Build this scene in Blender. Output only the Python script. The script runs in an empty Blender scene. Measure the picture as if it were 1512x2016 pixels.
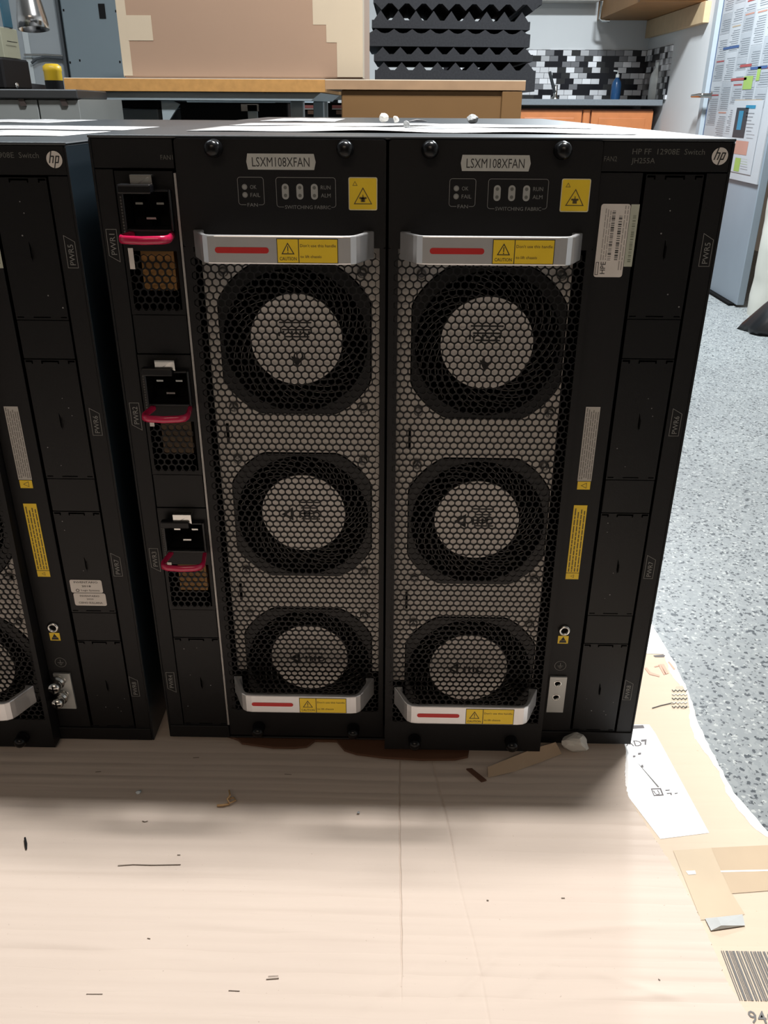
import bpy, bmesh, math, random
from mathutils import Vector, Matrix
random.seed(7)
S = bpy.context.scene
COL = S.collection
# ------------------------------------------------------------------ camera
PITCH, YAW, ROLL = 0.45539, -0.01573, 0.00587
CAM = Vector((-0.00635, -0.61955, 0.54666)); FPX = 1639.7
cp, sp, cy, sy = math.cos(PITCH), math.sin(PITCH), math.cos(YAW), math.sin(YAW)
FWD = Vector((sy*cp, cy*cp, -sp)); r0 = Vector((cy, -sy, 0)); u0 = r0.cross(FWD)
RGT = r0*math.cos(ROLL) + u0*math.sin(ROLL); UPV = u0*math.cos(ROLL) - r0*math.sin(ROLL)
cam = bpy.data.cameras.new('camera'); cam.sensor_fit = 'VERTICAL'; cam.sensor_height = 24
cam.lens = FPX/2016*24; cam.clip_start = 0.01
co = bpy.data.objects.new('camera', cam); COL.objects.link(co)
m3 = Matrix((RGT, UPV, -FWD)).transposed()
co.matrix_world = Matrix.Translation(CAM) @ m3.to_4x4()
S.camera = co

def at(px, py, ax, val):
    """point of the photograph's pixel on the world plane axis=val"""
    d = FWD*FPX + RGT*(px-756) - UPV*(py-1008)
    return CAM + d*((val-CAM[ax])/d[ax])
def AY(px, py, Y): return at(px, py, 1, Y)
def AZ(px, py, Z): return at(px, py, 2, Z)
def AX(px, py, X): return at(px, py, 0, X)

# ------------------------------------------------------------------ light
S.view_settings.view_transform = 'Standard'; S.view_settings.look = 'None'
S.view_settings.gamma = 1; S.view_settings.use_curve_mapping = False
S.view_settings.exposure = 0.0
W = bpy.data.worlds.new('room_air'); S.world = W; W.use_nodes = True
W.node_tree.nodes['Background'].inputs[0].default_value = (1.0, 0.82, 0.65, 1)
W.node_tree.nodes['Background'].inputs[1].default_value = 0.085
def area(name, loc, sx, sy_, e, col=(1, 1, 1), rot=(0, 0, 0)):
    l = bpy.data.lights.new(name, 'AREA'); l.shape = 'RECTANGLE'; l.size = sx; l.size_y = sy_
    l.energy = e; l.color = col
    o = bpy.data.objects.new(name, l); o.location = loc; o.rotation_euler = rot; COL.objects.link(o)
area('ceiling_lamp_over_switches', (0.33, 0.26, 2.16), 0.26, 0.07, 55, (1.0, 0.985, 0.97))
area('ceiling_lamp_over_switches_rear', (0.25, 0.42, 2.16), 0.5, 0.08, 35, (1.0, 0.985, 0.97))
area('ceiling_lamp_kitchen', (1.10, 3.6, 2.16), 0.3, 0.3, 165, (0.86, 0.94, 1.0))
area('ceiling_lamp_left', (-1.0, 1.2, 2.16), 1.2, 0.3, 22, (0.86, 0.94, 1.0))
area('fill_light_front', (-0.2, -2.6, 2.16), 1.4, 0.4, 19, (1.0, 0.80, 0.62))  # added warm fill behind the camera, lifts the shaded fronts and cardboard shadow

# ------------------------------------------------------------------ materials
MATS = {}
def mat(name, col, rough=0.5, metal=0.0, var=0.06, scale=30.0, bump=0.0, spec=0.5, coat=0.0):
    if name in MATS: return MATS[name]
    m = bpy.data.materials.new(name); m.use_nodes = True; nt = m.node_tree
    b = nt.nodes['Principled BSDF']
    b.inputs['Roughness'].default_value = rough; b.inputs['Metallic'].default_value = metal
    b.inputs['Specular IOR Level'].default_value = spec; b.inputs['Coat Weight'].default_value = coat
    tc = nt.nodes.new('ShaderNodeTexCoord'); n = nt.nodes.new('ShaderNodeTexNoise')
    n.inputs['Scale'].default_value = scale; n.inputs['Detail'].default_value = 4
    nt.links.new(tc.outputs['Object'], n.inputs['Vector'])
    mx = nt.nodes.new('ShaderNodeMix'); mx.data_type = 'RGBA'
    mx.inputs[6].default_value = (*[c*(1-var) for c in col], 1)
    mx.inputs[7].default_value = (*[min(1, c*(1+var)) for c in col], 1)
    nt.links.new(n.outputs['Fac'], mx.inputs[0]); nt.links.new(mx.outputs[2], b.inputs['Base Color'])
    if bump:
        bp = nt.nodes.new('ShaderNodeBump'); bp.inputs['Strength'].default_value = bump
        bp.inputs['Distance'].default_value = 0.001
        nt.links.new(n.outputs['Fac'], bp.inputs['Height']); nt.links.new(bp.outputs[0], b.inputs['Normal'])
    MATS[name] = m; return m

BLK = mat('black_powder_coat', (0.0062, 0.0060, 0.0066), 0.5, bump=0.12, scale=900, spec=0.25)
BLK2 = mat('black_cover_paint', (0.0056, 0.0056, 0.0062), 0.42, bump=0.08, scale=700, spec=0.25)
LIDM = mat('top_lid_paint', (0.020, 0.025, 0.030), 0.38, scale=12, var=0.25, spec=0.6)
SIDEM = mat('side_paint_blue_black', (0.012, 0.020, 0.027), 0.35, scale=15, var=0.3)
PITM = mat('deep_black', (0.003, 0.003, 0.003), 0.8, spec=0.1)
PLAS = mat('black_plastic', (0.009, 0.009, 0.010), 0.32)
RUB = mat('black_knob_plastic', (0.004, 0.004, 0.0045), 0.25, spec=0.25)
ZINC = mat('zinc_sheet', (0.70, 0.66, 0.62), 0.5, metal=0.1, scale=18, var=0.08)
HUBM = mat('hub_sticker', (0.86, 0.81, 0.77), 0.45, scale=25, var=0.06)
INK = mat('black_ink', (0.02, 0.02, 0.02), 0.6)
INKB = mat('brown_ink', (0.10, 0.07, 0.02), 0.6)
INKL = mat('grey_silkscreen', (0.20, 0.20, 0.19), 0.6)
ALU = mat('brushed_aluminium', (0.66, 0.66, 0.67), 0.32, metal=0.75, scale=60, var=0.05)
STEEL = mat('bright_steel', (0.62, 0.62, 0.60), 0.22, metal=1.0)
REDI = mat('red_slot_paint', (0.46, 0.012, 0.012), 0.5)
YEL = mat('yellow_sticker', (0.78, 0.54, 0.02), 0.5, scale=40)
YELB = mat('yellow_sticker_border', (0.62, 0.57, 0.40), 0.5)
PLATE = mat('grey_nameplate', (0.44, 0.44, 0.41), 0.5, scale=200, var=0.1)
WSTK = mat('white_sticker', (0.62, 0.58, 0.54), 0.5, scale=80)
GSTK = mat('greenish_sticker', (0.42, 0.44, 0.36), 0.5, scale=90)
LEDM = mat('indicator_lens', (0.28, 0.28, 0.26), 0.3)
PINK = mat('crimson_plastic', (0.42, 0.008, 0.055), 0.22, coat=0.3)
AMB = mat('amber_transformer', (0.34, 0.17, 0.045), 0.5, scale=120, var=0.2)
EDGE = mat('bare_flange_edge', (0.34, 0.33, 0.32), 0.45, metal=0.5, var=0.2)

# ------------------------------------------------------------------ mesh builder
TXT = {}
def text_mesh(s, bold=False):
    k = (s, bold)
    if k in TXT: return TXT[k]
    c = bpy.data.curves.new('t', 'FONT'); c.body = s; c.size = 1; c.resolution_u = 2
    if bold: c.offset = 0.007
    o = bpy.data.objects.new('t', c); COL.objects.link(o)
    dg = bpy.context.evaluated_depsgraph_get()
    me = bpy.data.meshes.new_from_object(o.evaluated_get(dg))
    vs = [v.co.copy() for v in me.vertices]; fs = [tuple(p.vertices) for p in me.polygons]
    bpy.data.objects.remove(o); bpy.data.curves.remove(c); bpy.data.meshes.remove(me)
    xs = [v.x for v in vs]; ys = [v.y for v in vs]
    TXT[k] = (vs, fs, min(xs), max(xs), min(ys), max(ys)); return TXT[k]

class MB:
    def __init__(s): s.v = []; s.f = []; s.mi = []; s.mats = []; s.sm = []
    def _m(s, m):
        if m not in s.mats: s.mats.append(m)
        return s.mats.index(m)
    def add(s, vs, fs, m, smooth=False):
        o = len(s.v); s.v += [tuple(v) for v in vs]; k = s._m(m)
        for f in fs: s.f.append(tuple(i+o for i in f)); s.mi.append(k); s.sm.append(smooth)
        return s
    def box(s, x0, x1, y0, y1, z0, z1, m):
        vs = [(x, y, z) for z in (z0, z1) for y in (y0, y1) for x in (x0, x1)]
        return s.add(vs, [(0, 2, 3, 1), (4, 5, 7, 6), (0, 1, 5, 4), (2, 6, 7, 3), (0, 4, 6, 2), (1, 3, 7, 5)], m)
    def prism(s, pts, fn, a, b, m, smooth=False):
        """2D polygon pts, fn(p, depth)->xyz, extruded from a to b"""
        n = len(pts); vs = [fn(p, a) for p in pts] + [fn(p, b) for p in pts]
        fs = [tuple(range(n)), tuple(range(2*n-1, n-1, -1))] + [(i, i+n, (i+1) % n+n, (i+1) % n) for i in range(n)]
        return s.add(vs, fs, m, smooth)
    def pxz(s, pts, y0, y1, m): return s.prism(pts, lambda p, d: (p[0], d, p[1]), y0, y1, m)
    def pxy(s, pts, z0, z1, m): return s.prism(pts, lambda p, d: (p[0], p[1], d), z0, z1, m)
    def face(s, pts, m): return s.add(pts, [tuple(range(len(pts)))], m)
    def tube(s, path, r, m, n=10, cap=True, sx=1.0, up=Vector((0, 0, 1))):
        path = [Vector(p) for p in path]; R = r if isinstance(r, (list, tuple)) else [r]*len(path)
        vs = []
        for i, p in enumerate(path):
            t = (path[min(i+1, len(path)-1)]-path[max(i-1, 0)]).normalized()
            a = t.cross(up)
            if a.length < 1e-3: a = t.cross(Vector((0, 1, 0)))
            a.normalize(); b = t.cross(a).normalized()
            for k in range(n):
                an = 2*math.pi*k/n; vs.append(p + a*math.cos(an)*R[i]*sx + b*math.sin(an)*R[i])
        fs = [(i*n+k, i*n+(k+1) % n, (i+1)*n+(k+1) % n, (i+1)*n+k) for i in range(len(path)-1) for k in range(n)]
        s.add(vs, fs, m, True)
        if cap:
            s.add(vs[:n], [tuple(range(n))], m); s.add(vs[-n:], [tuple(range(n-1, -1, -1))], m)
        return s
    def cyl(s, p0, p1, r, m, n=24): return s.tube([p0, p1], r, m, n)
    def lathe(s, prof, c, m, n=24, axis=2, sgn=1, cap=True):
        """prof [(r,h)...] about axis through c"""
        vs = []
        for r, h in prof:
            for k in range(n):
                a = 2*math.pi*k/n; u, w = r*math.cos(a), r*math.sin(a)
                if axis == 2: vs.append((c[0]+u, c[1]+w, c[2]+h))
                elif axis == 1: vs.append((c[0]+u, c[1]+h*sgn, c[2]+w))
                else: vs.append((c[0]+h*sgn, c[1]+u, c[2]+w))
        fs = [(i*n+k, i*n+(k+1) % n, (i+1)*n+(k+1) % n, (i+1)*n+k) for i in range(len(prof)-1) for k in range(n)]
        s.add(vs, fs, m, True)
        if cap and prof[0][0] > 1e-6: s.add(vs[:n], [tuple(range(n))], m)
        if cap and prof[-1][0] > 1e-6: s.add(vs[-n:], [tuple(range(n))], m)
        return s
    def disc(s, x, z, r, y, m, n=20):
        return s.face([(x+r*math.cos(2*math.pi*k/n), y, z+r*math.sin(2*math.pi*k/n)) for k in range(n)], m)
    def ringxz(s, pts, w, y, m):
        """closed outline of width w drawn on plane y"""
        n = len(pts); c = Vector((sum(p[0] for p in pts)/n, sum(p[1] for p in pts)/n)); inn = []
        for i in range(n):
            p = Vector(pts[i]); a = (Vector(pts[i-1])-p).normalized(); b = (Vector(pts[(i+1) % n])-p).normalized()
            d = (a+b)
            if d.length < 1e-6: d = Vector((-a.y, a.x))
            d.normalize()
            if d.dot(c-p) < 0: d = -d
            sn = max(0.35, math.sqrt(max(0, (1-a.dot(b))/2))); inn.append(p+d*w/sn)
        vs = [(p[0], y, p[1]) for p in pts] + [(p[0], y, p[1]) for p in inn]
        return s.add(vs, [(i, (i+1) % n, (i+1) % n+n, i+n) for i in range(n)], m)
    def text(s, txt, x, z, y, h, m, w=None, rot=0, bold=False, anchor='c', org=None, ux=None, uy=None):
        """flat lettering on plane y, cap height h, optional total width w, centred at x,z"""
        vs, fs, x0, x1, y0, y1 = text_mesh(txt, bold)
        sc = h/0.70; wid = (x1-x0)*sc; kx = (w/wid if w else 1)*sc
        cx = (x0+x1)/2 if anchor == 'c' else x0; cyy = 0.35
        ca, sa = math.cos(rot), math.sin(rot); out = []
        for v in vs:
            a, b = (v.x-cx)*kx, (v.y-cyy)*sc
            a, b = a*ca-b*sa, a*sa+b*ca
            out.append((x+a, y, z+b) if org is None else tuple(org + ux*a + uy*b))
        return s.add(out, fs, m)
    def build(s, name, parent=None, bevel=0, seg=1, loc=None, me=None):
        me = bpy.data.meshes.new(name); me.from_pydata(s.v, [], s.f)
        for m in s.mats: me.materials.append(m)
        me.polygons.foreach_set('material_index', s.mi); me.polygons.foreach_set('use_smooth', s.sm)
        me.update()
        bm = bmesh.new(); bm.from_mesh(me)
        bmesh.ops.recalc_face_normals(bm, faces=[f for f in bm.faces if any(len(e.link_faces) > 1 for e in f.edges)])
        bm.to_mesh(me); bm.free()
        o = bpy.data.objects.new(name, me); COL.objects.link(o)
        if parent: o.parent = parent
        if loc: o.location = loc
        if bevel:
            b = o.modifiers.new('bevel', 'BEVEL'); b.width = bevel; b.segments = seg
            b.limit_method = 'ANGLE'; b.angle_limit = math.radians(40)
        return o

def plate(outer, holes, y0, y1, m, name='p'):
    """sheet in XZ with holes, thickness y0..y1, returned as (verts, faces)"""
    c = bpy.data.curves.new('c', 'CURVE'); c.dimensions = '2D'; c.fill_mode = 'BOTH'; c.extrude = abs(y1-y0)/2
    for poly in [outer]+holes:
        sp_ = c.splines.new('POLY'); sp_.points.add(len(poly)-1); sp_.use_cyclic_u = True
        for i, p in enumerate(poly): sp_.points[i].co = (p[0], p[1], 0, 1)
    o = bpy.data.objects.new('c', c); COL.objects.link(o)
    me = bpy.data.meshes.new_from_object(o.evaluated_get(bpy.context.evaluated_depsgraph_get()))
    ym = (y0+y1)/2
    vs = [(v.co.x, ym-v.co.z, v.co.y) for v in me.vertices]; fs = [tuple(p.vertices) for p in me.polygons]
    bpy.data.objects.remove(o); bpy.data.curves.remove(c); bpy.data.meshes.remove(me)
    return vs, fs
def circ(x, z, r, n=40): return [(x+r*math.cos(2*math.pi*k/n), z+r*math.sin(2*math.pi*k/n)) for k in range(n)]
def rect(x0, x1, z0, z1): return [(x0, z0), (x1, z0), (x1, z1), (x0, z1)]
def rrect(x0, x1, z0, z1, r, n=4):
    out = []
    for cx, cz, a0 in ((x1-r, z1-r, 0), (x0+r, z1-r, 90), (x0+r, z0+r, 180), (x1-r, z0+r, 270)):
        for k in range(n+1):
            a = math.radians(a0+90*k/n); out.append((cx+r*math.cos(a), cz+r*math.sin(a)))
    return out
def barrel(x, z, hw, r, n=96):
    out = []
    for k in range(n):
        a = 2*math.pi*k/n; ca, sa = math.cos(a), math.sin(a)
        out.append((x+max(-hw, min(hw, r*ca)), z+max(-hw, min(hw, r*sa))))
    return out

def tag(o, label=None, cat=None, group=None, kind=None):
    if label: o['label'] = label
    if cat: o['category'] = cat
    if group: o['group'] = group
    if kind: o['kind'] = kind
    return o
def empty(name, loc=(0, 0, 0), rz=0, parent=None):
    o = bpy.data.objects.new(name, None); COL.objects.link(o); o.location = loc; o.rotation_euler = (0, 0, rz)
    o.empty_display_size = 0.05
    if parent: o.parent = parent
    return o
def thing(name, label, cat, loc=(0, 0, 0), rz=0, group=None): return tag(empty(name, loc, rz), label, cat, group)

def honey(mb, x0, x1, z0, z1, p, r, y, dep, m, skip=None):
    """perforated sheet: hexagonal cells, each a ring round a hole"""
    rh = p*math.sqrt(3)/2; R = p/math.sqrt(3); row = 0; z = z0
    oc = []
    for k in range(12):
        a = math.radians(30*k); rr = R if k % 2 else p/2
        oc.append((rr*math.cos(a), rr*math.sin(a)))
    ic = [((r*1.06 if k % 2 else r*0.99)*math.cos(math.radians(30*k)), (r*1.06 if k % 2 else r*0.99)*math.sin(math.radians(30*k))) for k in range(12)]
    while z <= z1+1e-6:
        x = x0+(p/2 if row % 2 else 0)
        while x <= x1+1e-6:
            if not (skip and skip(x, z)):
                vs = [(x+a, y, z+b) for a, b in oc]+[(x+a, y, z+b) for a, b in ic]+[(x+a, y+dep, z+b) for a, b in ic]
                fs = []
                for k in range(12):
                    k2 = (k+1) % 12
                    fs.append((k, k2, 12+k2, 12+k)); fs.append((12+k, 12+k2, 24+k2, 24+k))
                mb.add(vs, fs, m)
            x += p
        z += rh; row += 1

# ------------------------------------------------------------------ the setting
def struct(o): o['kind'] = 'structure'; return o
FL = -0.40
def terrazzo():
    m = bpy.data.materials.new('terrazzo'); m.use_nodes = True; nt = m.node_tree; L = nt.links
    b = nt.nodes['Principled BSDF']; b.inputs['Roughness'].default_value = 0.42
    tc = nt.nodes.new('ShaderNodeTexCoord')
    def chips(scale, thr, seed):
        mp = nt.nodes.new('ShaderNodeMapping'); mp.inputs['Location'].default_value = (seed, seed*2, 0)
        v = nt.nodes.new('ShaderNodeTexVoronoi'); v.inputs['Scale'].default_value = scale
        nz = nt.nodes.new('ShaderNodeTexNoise'); nz.inputs['Scale'].default_value = scale*1.3
        add = nt.nodes.new('ShaderNodeVectorMath'); add.operation = 'MULTIPLY_ADD'
        add.inputs[1].default_value = (0.007, 0.007, 0.007)
        L.new(tc.outputs['Object'], mp.inputs[0]); L.new(mp.outputs[0], nz.inputs['Vector'])
        L.new(nz.outputs['Color'], add.inputs[0]); L.new(mp.outputs[0], add.inputs[2]); L.new(add.outputs[0], v.inputs['Vector'])
        sep = nt.nodes.new('ShaderNodeSeparateColor'); L.new(v.outputs['Color'], sep.inputs[0])
        a = nt.nodes.new('ShaderNodeMath'); a.operation = 'GREATER_THAN'; a.inputs[1].default_value = thr
        L.new(sep.outputs[0], a.inputs[0])
        d = nt.nodes.new('ShaderNodeMath'); d.operation = 'LESS_THAN'; d.inputs[1].default_value = 0.42
        L.new(v.outputs['Distance'], d.inputs[0])
        return a
    def mix(prev, fac, col):
        x = nt.nodes.new('ShaderNodeMix'); x.data_type = 'RGBA'; L.new(fac.outputs[0], x.inputs[0])
        if isinstance(prev, tuple): x.inputs[6].default_value = prev
        else: L.new(prev, x.inputs[6])
        x.inputs[7].default_value = col; return x.outputs[2]
    c = mix((0.245, 0.26, 0.26, 1), chips(150, 0.6, 3), (0.285, 0.30, 0.295, 1))
    c = mix(c, chips(210, 0.93, 9), (0.46, 0.47, 0.45, 1))
    c = mix(c, chips(170, 0.915, 17), (0.04, 0.045, 0.05, 1))
    c = mix(c, chips(280, 0.94, 25), (0.07, 0.075, 0.08, 1))
    nz = nt.nodes.new('ShaderNodeTexNoise'); nz.inputs['Scale'].default_value = 2.2; nz.inputs['Detail'].default_value = 5
    L.new(tc.outputs['Object'], nz.inputs['Vector'])
    x = nt.nodes.new('ShaderNodeMix'); x.data_type = 'RGBA'; x.blend_type = 'MULTIPLY'; x.inputs[0].default_value = 0.35
    L.new(c, x.inputs[6]); L.new(nz.outputs['Fac'], x.inputs[7]); L.new(x.outputs[2], b.inputs['Base Color'])
    return m
TER = terrazzo()
WALLM = mat('painted_wall', (0.60, 0.61, 0.61), 0.7, scale=3, var=0.05)
CEIL = mat('ceiling_paint', (0.42, 0.42, 0.41), 0.8)
mb = MB(); mb.box(-3.2, 2.6, -3.2, 6.3, FL-0.05, FL, TER); struct(mb.build('floor'))
mb = MB(); mb.box(-3.2, 2.6, -3.2, 6.3, 2.2, 2.25, CEIL); struct(mb.build('ceiling'))
mb = MB(); mb.box(-3.2, 2.6, 6.2, 6.3, FL, 2.2, WALLM); struct(mb.build('wall_back'))
mb = MB(); mb.box(-3.2, -3.1, -3.2, 6.2, FL, 2.2, WALLM); struct(mb.build('wall_left'))
DZ1 = 1.65
mb = MB(); mb.box(1.75, 1.87, 4.80, 6.2, FL, 2.2, WALLM); mb.box(1.75, 1.87, 3.80, 4.80, DZ1, 2.2, WALLM)
struct(mb.build('wall_right'))
mb = MB(); mb.box(1.88, 2.5, 3.83, 3.86, FL, 2.2, WALLM); struct(mb.build('wall_recess'))
mb = MB(); mb.box(2.5, 2.6, -3.2, 3.86, FL, 2.2, WALLM); struct(mb.build('wall_side'))

# tiles
def tiles(name, horiz):
    m = bpy.data.materials.new(name); m.use_nodes = True; nt = m.node_tree; L = nt.links
    b = nt.nodes['Principled BSDF']; tc = nt.nodes.new('ShaderNodeTexCoord'); sx = nt.nodes.new('ShaderNodeSeparateXYZ')
    cb = nt.nodes.new('ShaderNodeCombineXYZ'); L.new(tc.outputs['Object'], sx.inputs[0])
    L.new(sx.outputs[horiz], cb.inputs[0]); L.new(sx.outputs[2], cb.inputs[1])
    br = nt.nodes.new('ShaderNodeTexBrick'); L.new(cb.outputs[0], br.inputs['Vector'])
    br.inputs['Scale'].default_value = 1; br.inputs['Brick Width'].default_value = 0.062; br.inputs['Row Height'].default_value = 0.036
    br.inputs['Mortar Size'].default_value = 0.0012; br.inputs['Mortar'].default_value = (0.25, 0.25, 0.25, 1)
    br.inputs['Color1'].default_value = (0, 0, 0, 1); br.inputs['Color2'].default_value = (1, 1, 1, 1)
    br.inputs['Bias'].default_value = 0; br.offset = 0.5
    cr = nt.nodes.new('ShaderNodeValToRGB'); L.new(br.outputs['Color'], cr.inputs[0]); cr.color_ramp.interpolation = 'CONSTANT'
    e = cr.color_ramp.elements; e[0].color = (0.008, 0.008, 0.012, 1); e[1].position = 0.30; e[1].color = (0.20, 0.20, 0.21, 1)
    for p, c in ((0.42, 0.5), (0.52, 0.03), (0.62, 0.75), (0.82, 0.95)):
        k = e.new(p); k.color = (c, c, c*1.02, 1)
    L.new(cr.outputs[0], b.inputs['Base Color']); b.inputs['Roughness'].default_value = 0.25; b.inputs['Metallic'].default_value = 0.3
    return m
TB, TS = tiles('mosaic_tiles_back', 0), tiles('mosaic_tiles_side', 1)
mb = MB(); mb.box(0.3, 1.75, 6.19, 6.2, 0.585, 0.902, TB); mb.box(1.74, 1.75, 5.57, 6.19, 0.585, 0.902, TS)
struct(mb.build('trim_1'))

# door with posters in the right wall
DOORM = mat('blue_grey_door_paint', (0.21, 0.245, 0.28), 0.45, scale=4, var=0.1)
JAMB = mat('door_jamb_paint', (0.34, 0.38, 0.41), 0.5)
mb = MB(); mb.box(1.76, 1.80, 3.80, 4.76, FL+0.012, DZ1-0.01, DOORM)
door = struct(mb.build('door_1', bevel=0.003))
mb = MB(); mb.box(1.735, 1.81, 4.76, 4.82, FL, DZ1+0.05, JAMB); mb.box(1.735, 1.81, 3.80, 4.82, DZ1, DZ1+0.05, JAMB)
struct(mb.build('trim_2'))
mb = MB(); mb.box(1.735, 1.76, 3.84, 4.76, FL, FL+0.012, PITM); struct(mb.build('trim_3'))
mb = MB()
mb.lathe([(0.03, 0), (0.03, -0.008), (0.012, -0.01), (0.011, -0.055), (0.0, -0.056)], (1.76, 4.70, 0.60), STEEL, 20, 0)
mb.tube([(1.705, 4.70, 0.60), (1.695, 4.72, 0.60), (1.69, 4.84, 0.598)], [0.012, 0.012, 0.009], STEEL, 12)
mb.build('door_handle', door)
PAP = [mat('poster_paper_%s' % n, c, 0.4, scale=6, var=0.1) for n, c in
       (('white', (0.36, 0.38, 0.40)), ('grey', (0.28, 0.30, 0.32)), ('cyan', (0.01, 0.16, 0.27)), ('red', (0.26, 0.05, 0.05)),
        ('blue', (0.03, 0.07, 0.18)), ('green', (0.22, 0.33, 0.08)), ('dark', (0.015, 0.03, 0.04)), ('cream', (0.33, 0.27, 0.20)), ('ink', (0.17, 0.19, 0.21)), ('salmon', (0.36, 0.19, 0.15)))]
XP = 1.752
def yz(mb, y0, y1, z0, z1, m, k):   # coloured sheet on the door plane
    x = XP-0.0006*k; mb.add([(x, y0, z0), (x, y1, z0), (x, y1, z1), (x, y0, z1)], [(0, 1, 2, 3)], m)
poster = MB(); poster.box(XP, 1.7595, 3.81, 4.735, 0.20, 1.45, PAP[0])
rnd = random.Random(3)
yz(poster, 4.722, 4.735, 0.36, 1.45, PAP[4], 1)
for c in range(5):
    y1 = 4.71-c*0.165; y0 = y1-0.15; z = 1.44
    while z > 0.50:
        h = rnd.uniform(0.05, 0.16)
        yz(poster, y0, y1, z-h, z, rnd.choice([PAP[0], PAP[0], PAP[1], PAP[1], PAP[0]]), 1)
        q = rnd.random()
        if q < 0.3: yz(poster, y0+0.01, y1-0.02, z-0.011, z-0.004, rnd.choice([PAP[3], PAP[4], PAP[7], PAP[9], PAP[3]]), 2)
        zz = z-0.026
        while zz > z-h+0.008:
            yz(poster, y0+0.008, y1-rnd.uniform(0.01, 0.05), zz-0.003, zz, PAP[8], 2); zz -= 0.010
        z -= h+0.004
def pz(px, py): v = AX(px, py, XP); return v.y, v.z
for pts, mm in ((((1484, 150), (1462, 175)), PAP[5]), (((1500, 130), (1488, 160)), PAP[5]), (((1455, 95), (1425, 92)), PAP[4]),
                (((1512, 130), (1478, 136)), PAP[4]), (((1480, 130), (1458, 128)), PAP[3]), (((1470, 157), (1440, 155)), PAP[3]),
                (((1500, 200), (1448, 197)), PAP[7])):
    a, b = pz(*pts[0]), pz(*pts[1])
    zc_ = (a[1]+b[1])/2; hh_ = 0.03 if mm is PAP[5] else 0.006; yz(poster, min(a[0], b[0]), max(a[0], b[0]), zc_-hh_, zc_+hh_, mm, 3)
pst = poster.build('wall_poster'); tag(pst, 'large laminated notice poster with many small text columns taped on grey door', 'poster')
mb = MB()
def pq(mb, a, b, m, k):
    p, q_ = pz(*a), pz(*b); yz(mb, min(p[0], q_[0]), max(p[0], q_[0]), min(p[1], q_[1]), max(p[1], q_[1]), m, k)
pq(mb, (1447, 198), (1478, 345), PAP[0], 3.2)
pq(mb, (1452, 212), (1465, 272), PAP[6], 4.2); pq(mb, (1457, 218), (1459, 256), PAP[2], 5.2)
pq(mb, (1470, 207), (1488, 214), PAP[2], 4.2)
for k in range(8): pq(mb, (1470, 222+k*7), (1486-(k % 3)*3, 224+k*7), PAP[8], 4.2)
pq(mb, (1450, 276), (1470, 306), PAP[9], 4.2); pq(mb, (1449, 310), (1455, 338), PAP[5], 4.2)
for k in range(5): pq(mb, (1458, 312+k*5), (1472, 314+k*5), PAP[5] if k < 3 else PAP[8], 4.2)
fl = mb.build('notice_sheet'); tag(fl, 'white leaflet with a dark blue picture stuck over the lower notice poster', 'sheet')

# ------------------------------------------------------------------ background: kitchen corner
ORG = mat('orange_cabinet_wood', (0.50, 0.17, 0.055), 0.4, scale=14, var=0.2)
ORGD = mat('dark_cabinet_rail', (0.13, 0.035, 0.015), 0.5)
CTR = mat('grey_laminate', (0.16, 0.175, 0.19), 0.35, scale=80, var=0.15)
LW = mat('raw_light_wood', (0.52, 0.38, 0.22), 0.6, scale=20, var=0.15)
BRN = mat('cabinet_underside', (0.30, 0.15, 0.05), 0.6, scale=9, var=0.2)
t = thing('base_cabinet', 'orange wood kitchen base cabinet with panelled doors under grey counter', 'cabinet', (1.0, 5.9, FL))
def L_(mb, o): return mb
mb = MB(); mb.box(-0.7, 0.70, -0.22, 0.295, 0, 0.925, ORGD); mb.build('body', t)
for x0, x1 in ((-0.22, 0.22), (0.285, 0.70)):
    mb = MB(); mb.box(x0, x1, -0.245, -0.22, 0.25, 0.915, ORG); mb.box(x0+0.05, x1-0.05, -0.25, -0.245, 0.30, 0.87, ORG)
    mb.build('door', t, bevel=0.006, seg=2)
mb = MB(); mb.box(0.228, 0.277, -0.243, -0.22, 0.05, 0.92, ORG); mb.build('stile', t, bevel=0.006)
mb = MB(); mb.box(0.3, 1.74, 5.60, 6.185, 0.545, 0.583, CTR)
tag(mb.build('countertop', bevel=0.004), 'grey laminate countertop running along the mosaic tiles', 'countertop')
# wall cabinet, right
t = thing('wall_cabinet', 'orange wood wall cabinet hung above the right end of the counter', 'cabinet', (1.555, 5.6, 1.085))
mb = MB(); mb.box(-0.190, 0.19, -0.58, 0.59, 0, 0.8, BRN); mb.build('body', t)
mb = MB(); mb.box(-0.200, 0.19, -0.605, -0.58, 0.012, 0.79, ORG); mb.build('door', t, bevel=0.004)
mb = MB(); mb.box(1.715, 1.75, 4.93, 6.19, 0.975, 1.083, LW)
tag(mb.build('wooden_rail', bevel=0.002), 'pale raw wood board fixed to the wall beneath the orange wall cabinet', 'board')
WHC = mat('cream_cabinet_paint', (0.42, 0.40, 0.36), 0.5)
mb = MB(); mb.box(0.3, 1.34, 6.02, 6.19, 1.185, 1.9, WHC)
tag(mb.build('range_hood', bevel=0.004), 'grey cream cabinet hung on the wall above the white splash area', 'cabinet')
mb = MB(); p = AY(1181, 40, 5.95); q_ = AY(1203, 12, 5.95)
mb.tube([(p.x, 5.95, q_.z+0.03), (p.x, 5.95, p.z+0.01), (p.x+0.015, 5.95, p.z-0.002), (q_.x, 5.95, p.z-0.002)], 0.011, STEEL, 10)
tag(mb.build('hook_bracket'), 'bent metal bracket hanging below the cream wall cabinet', 'bracket')
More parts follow.
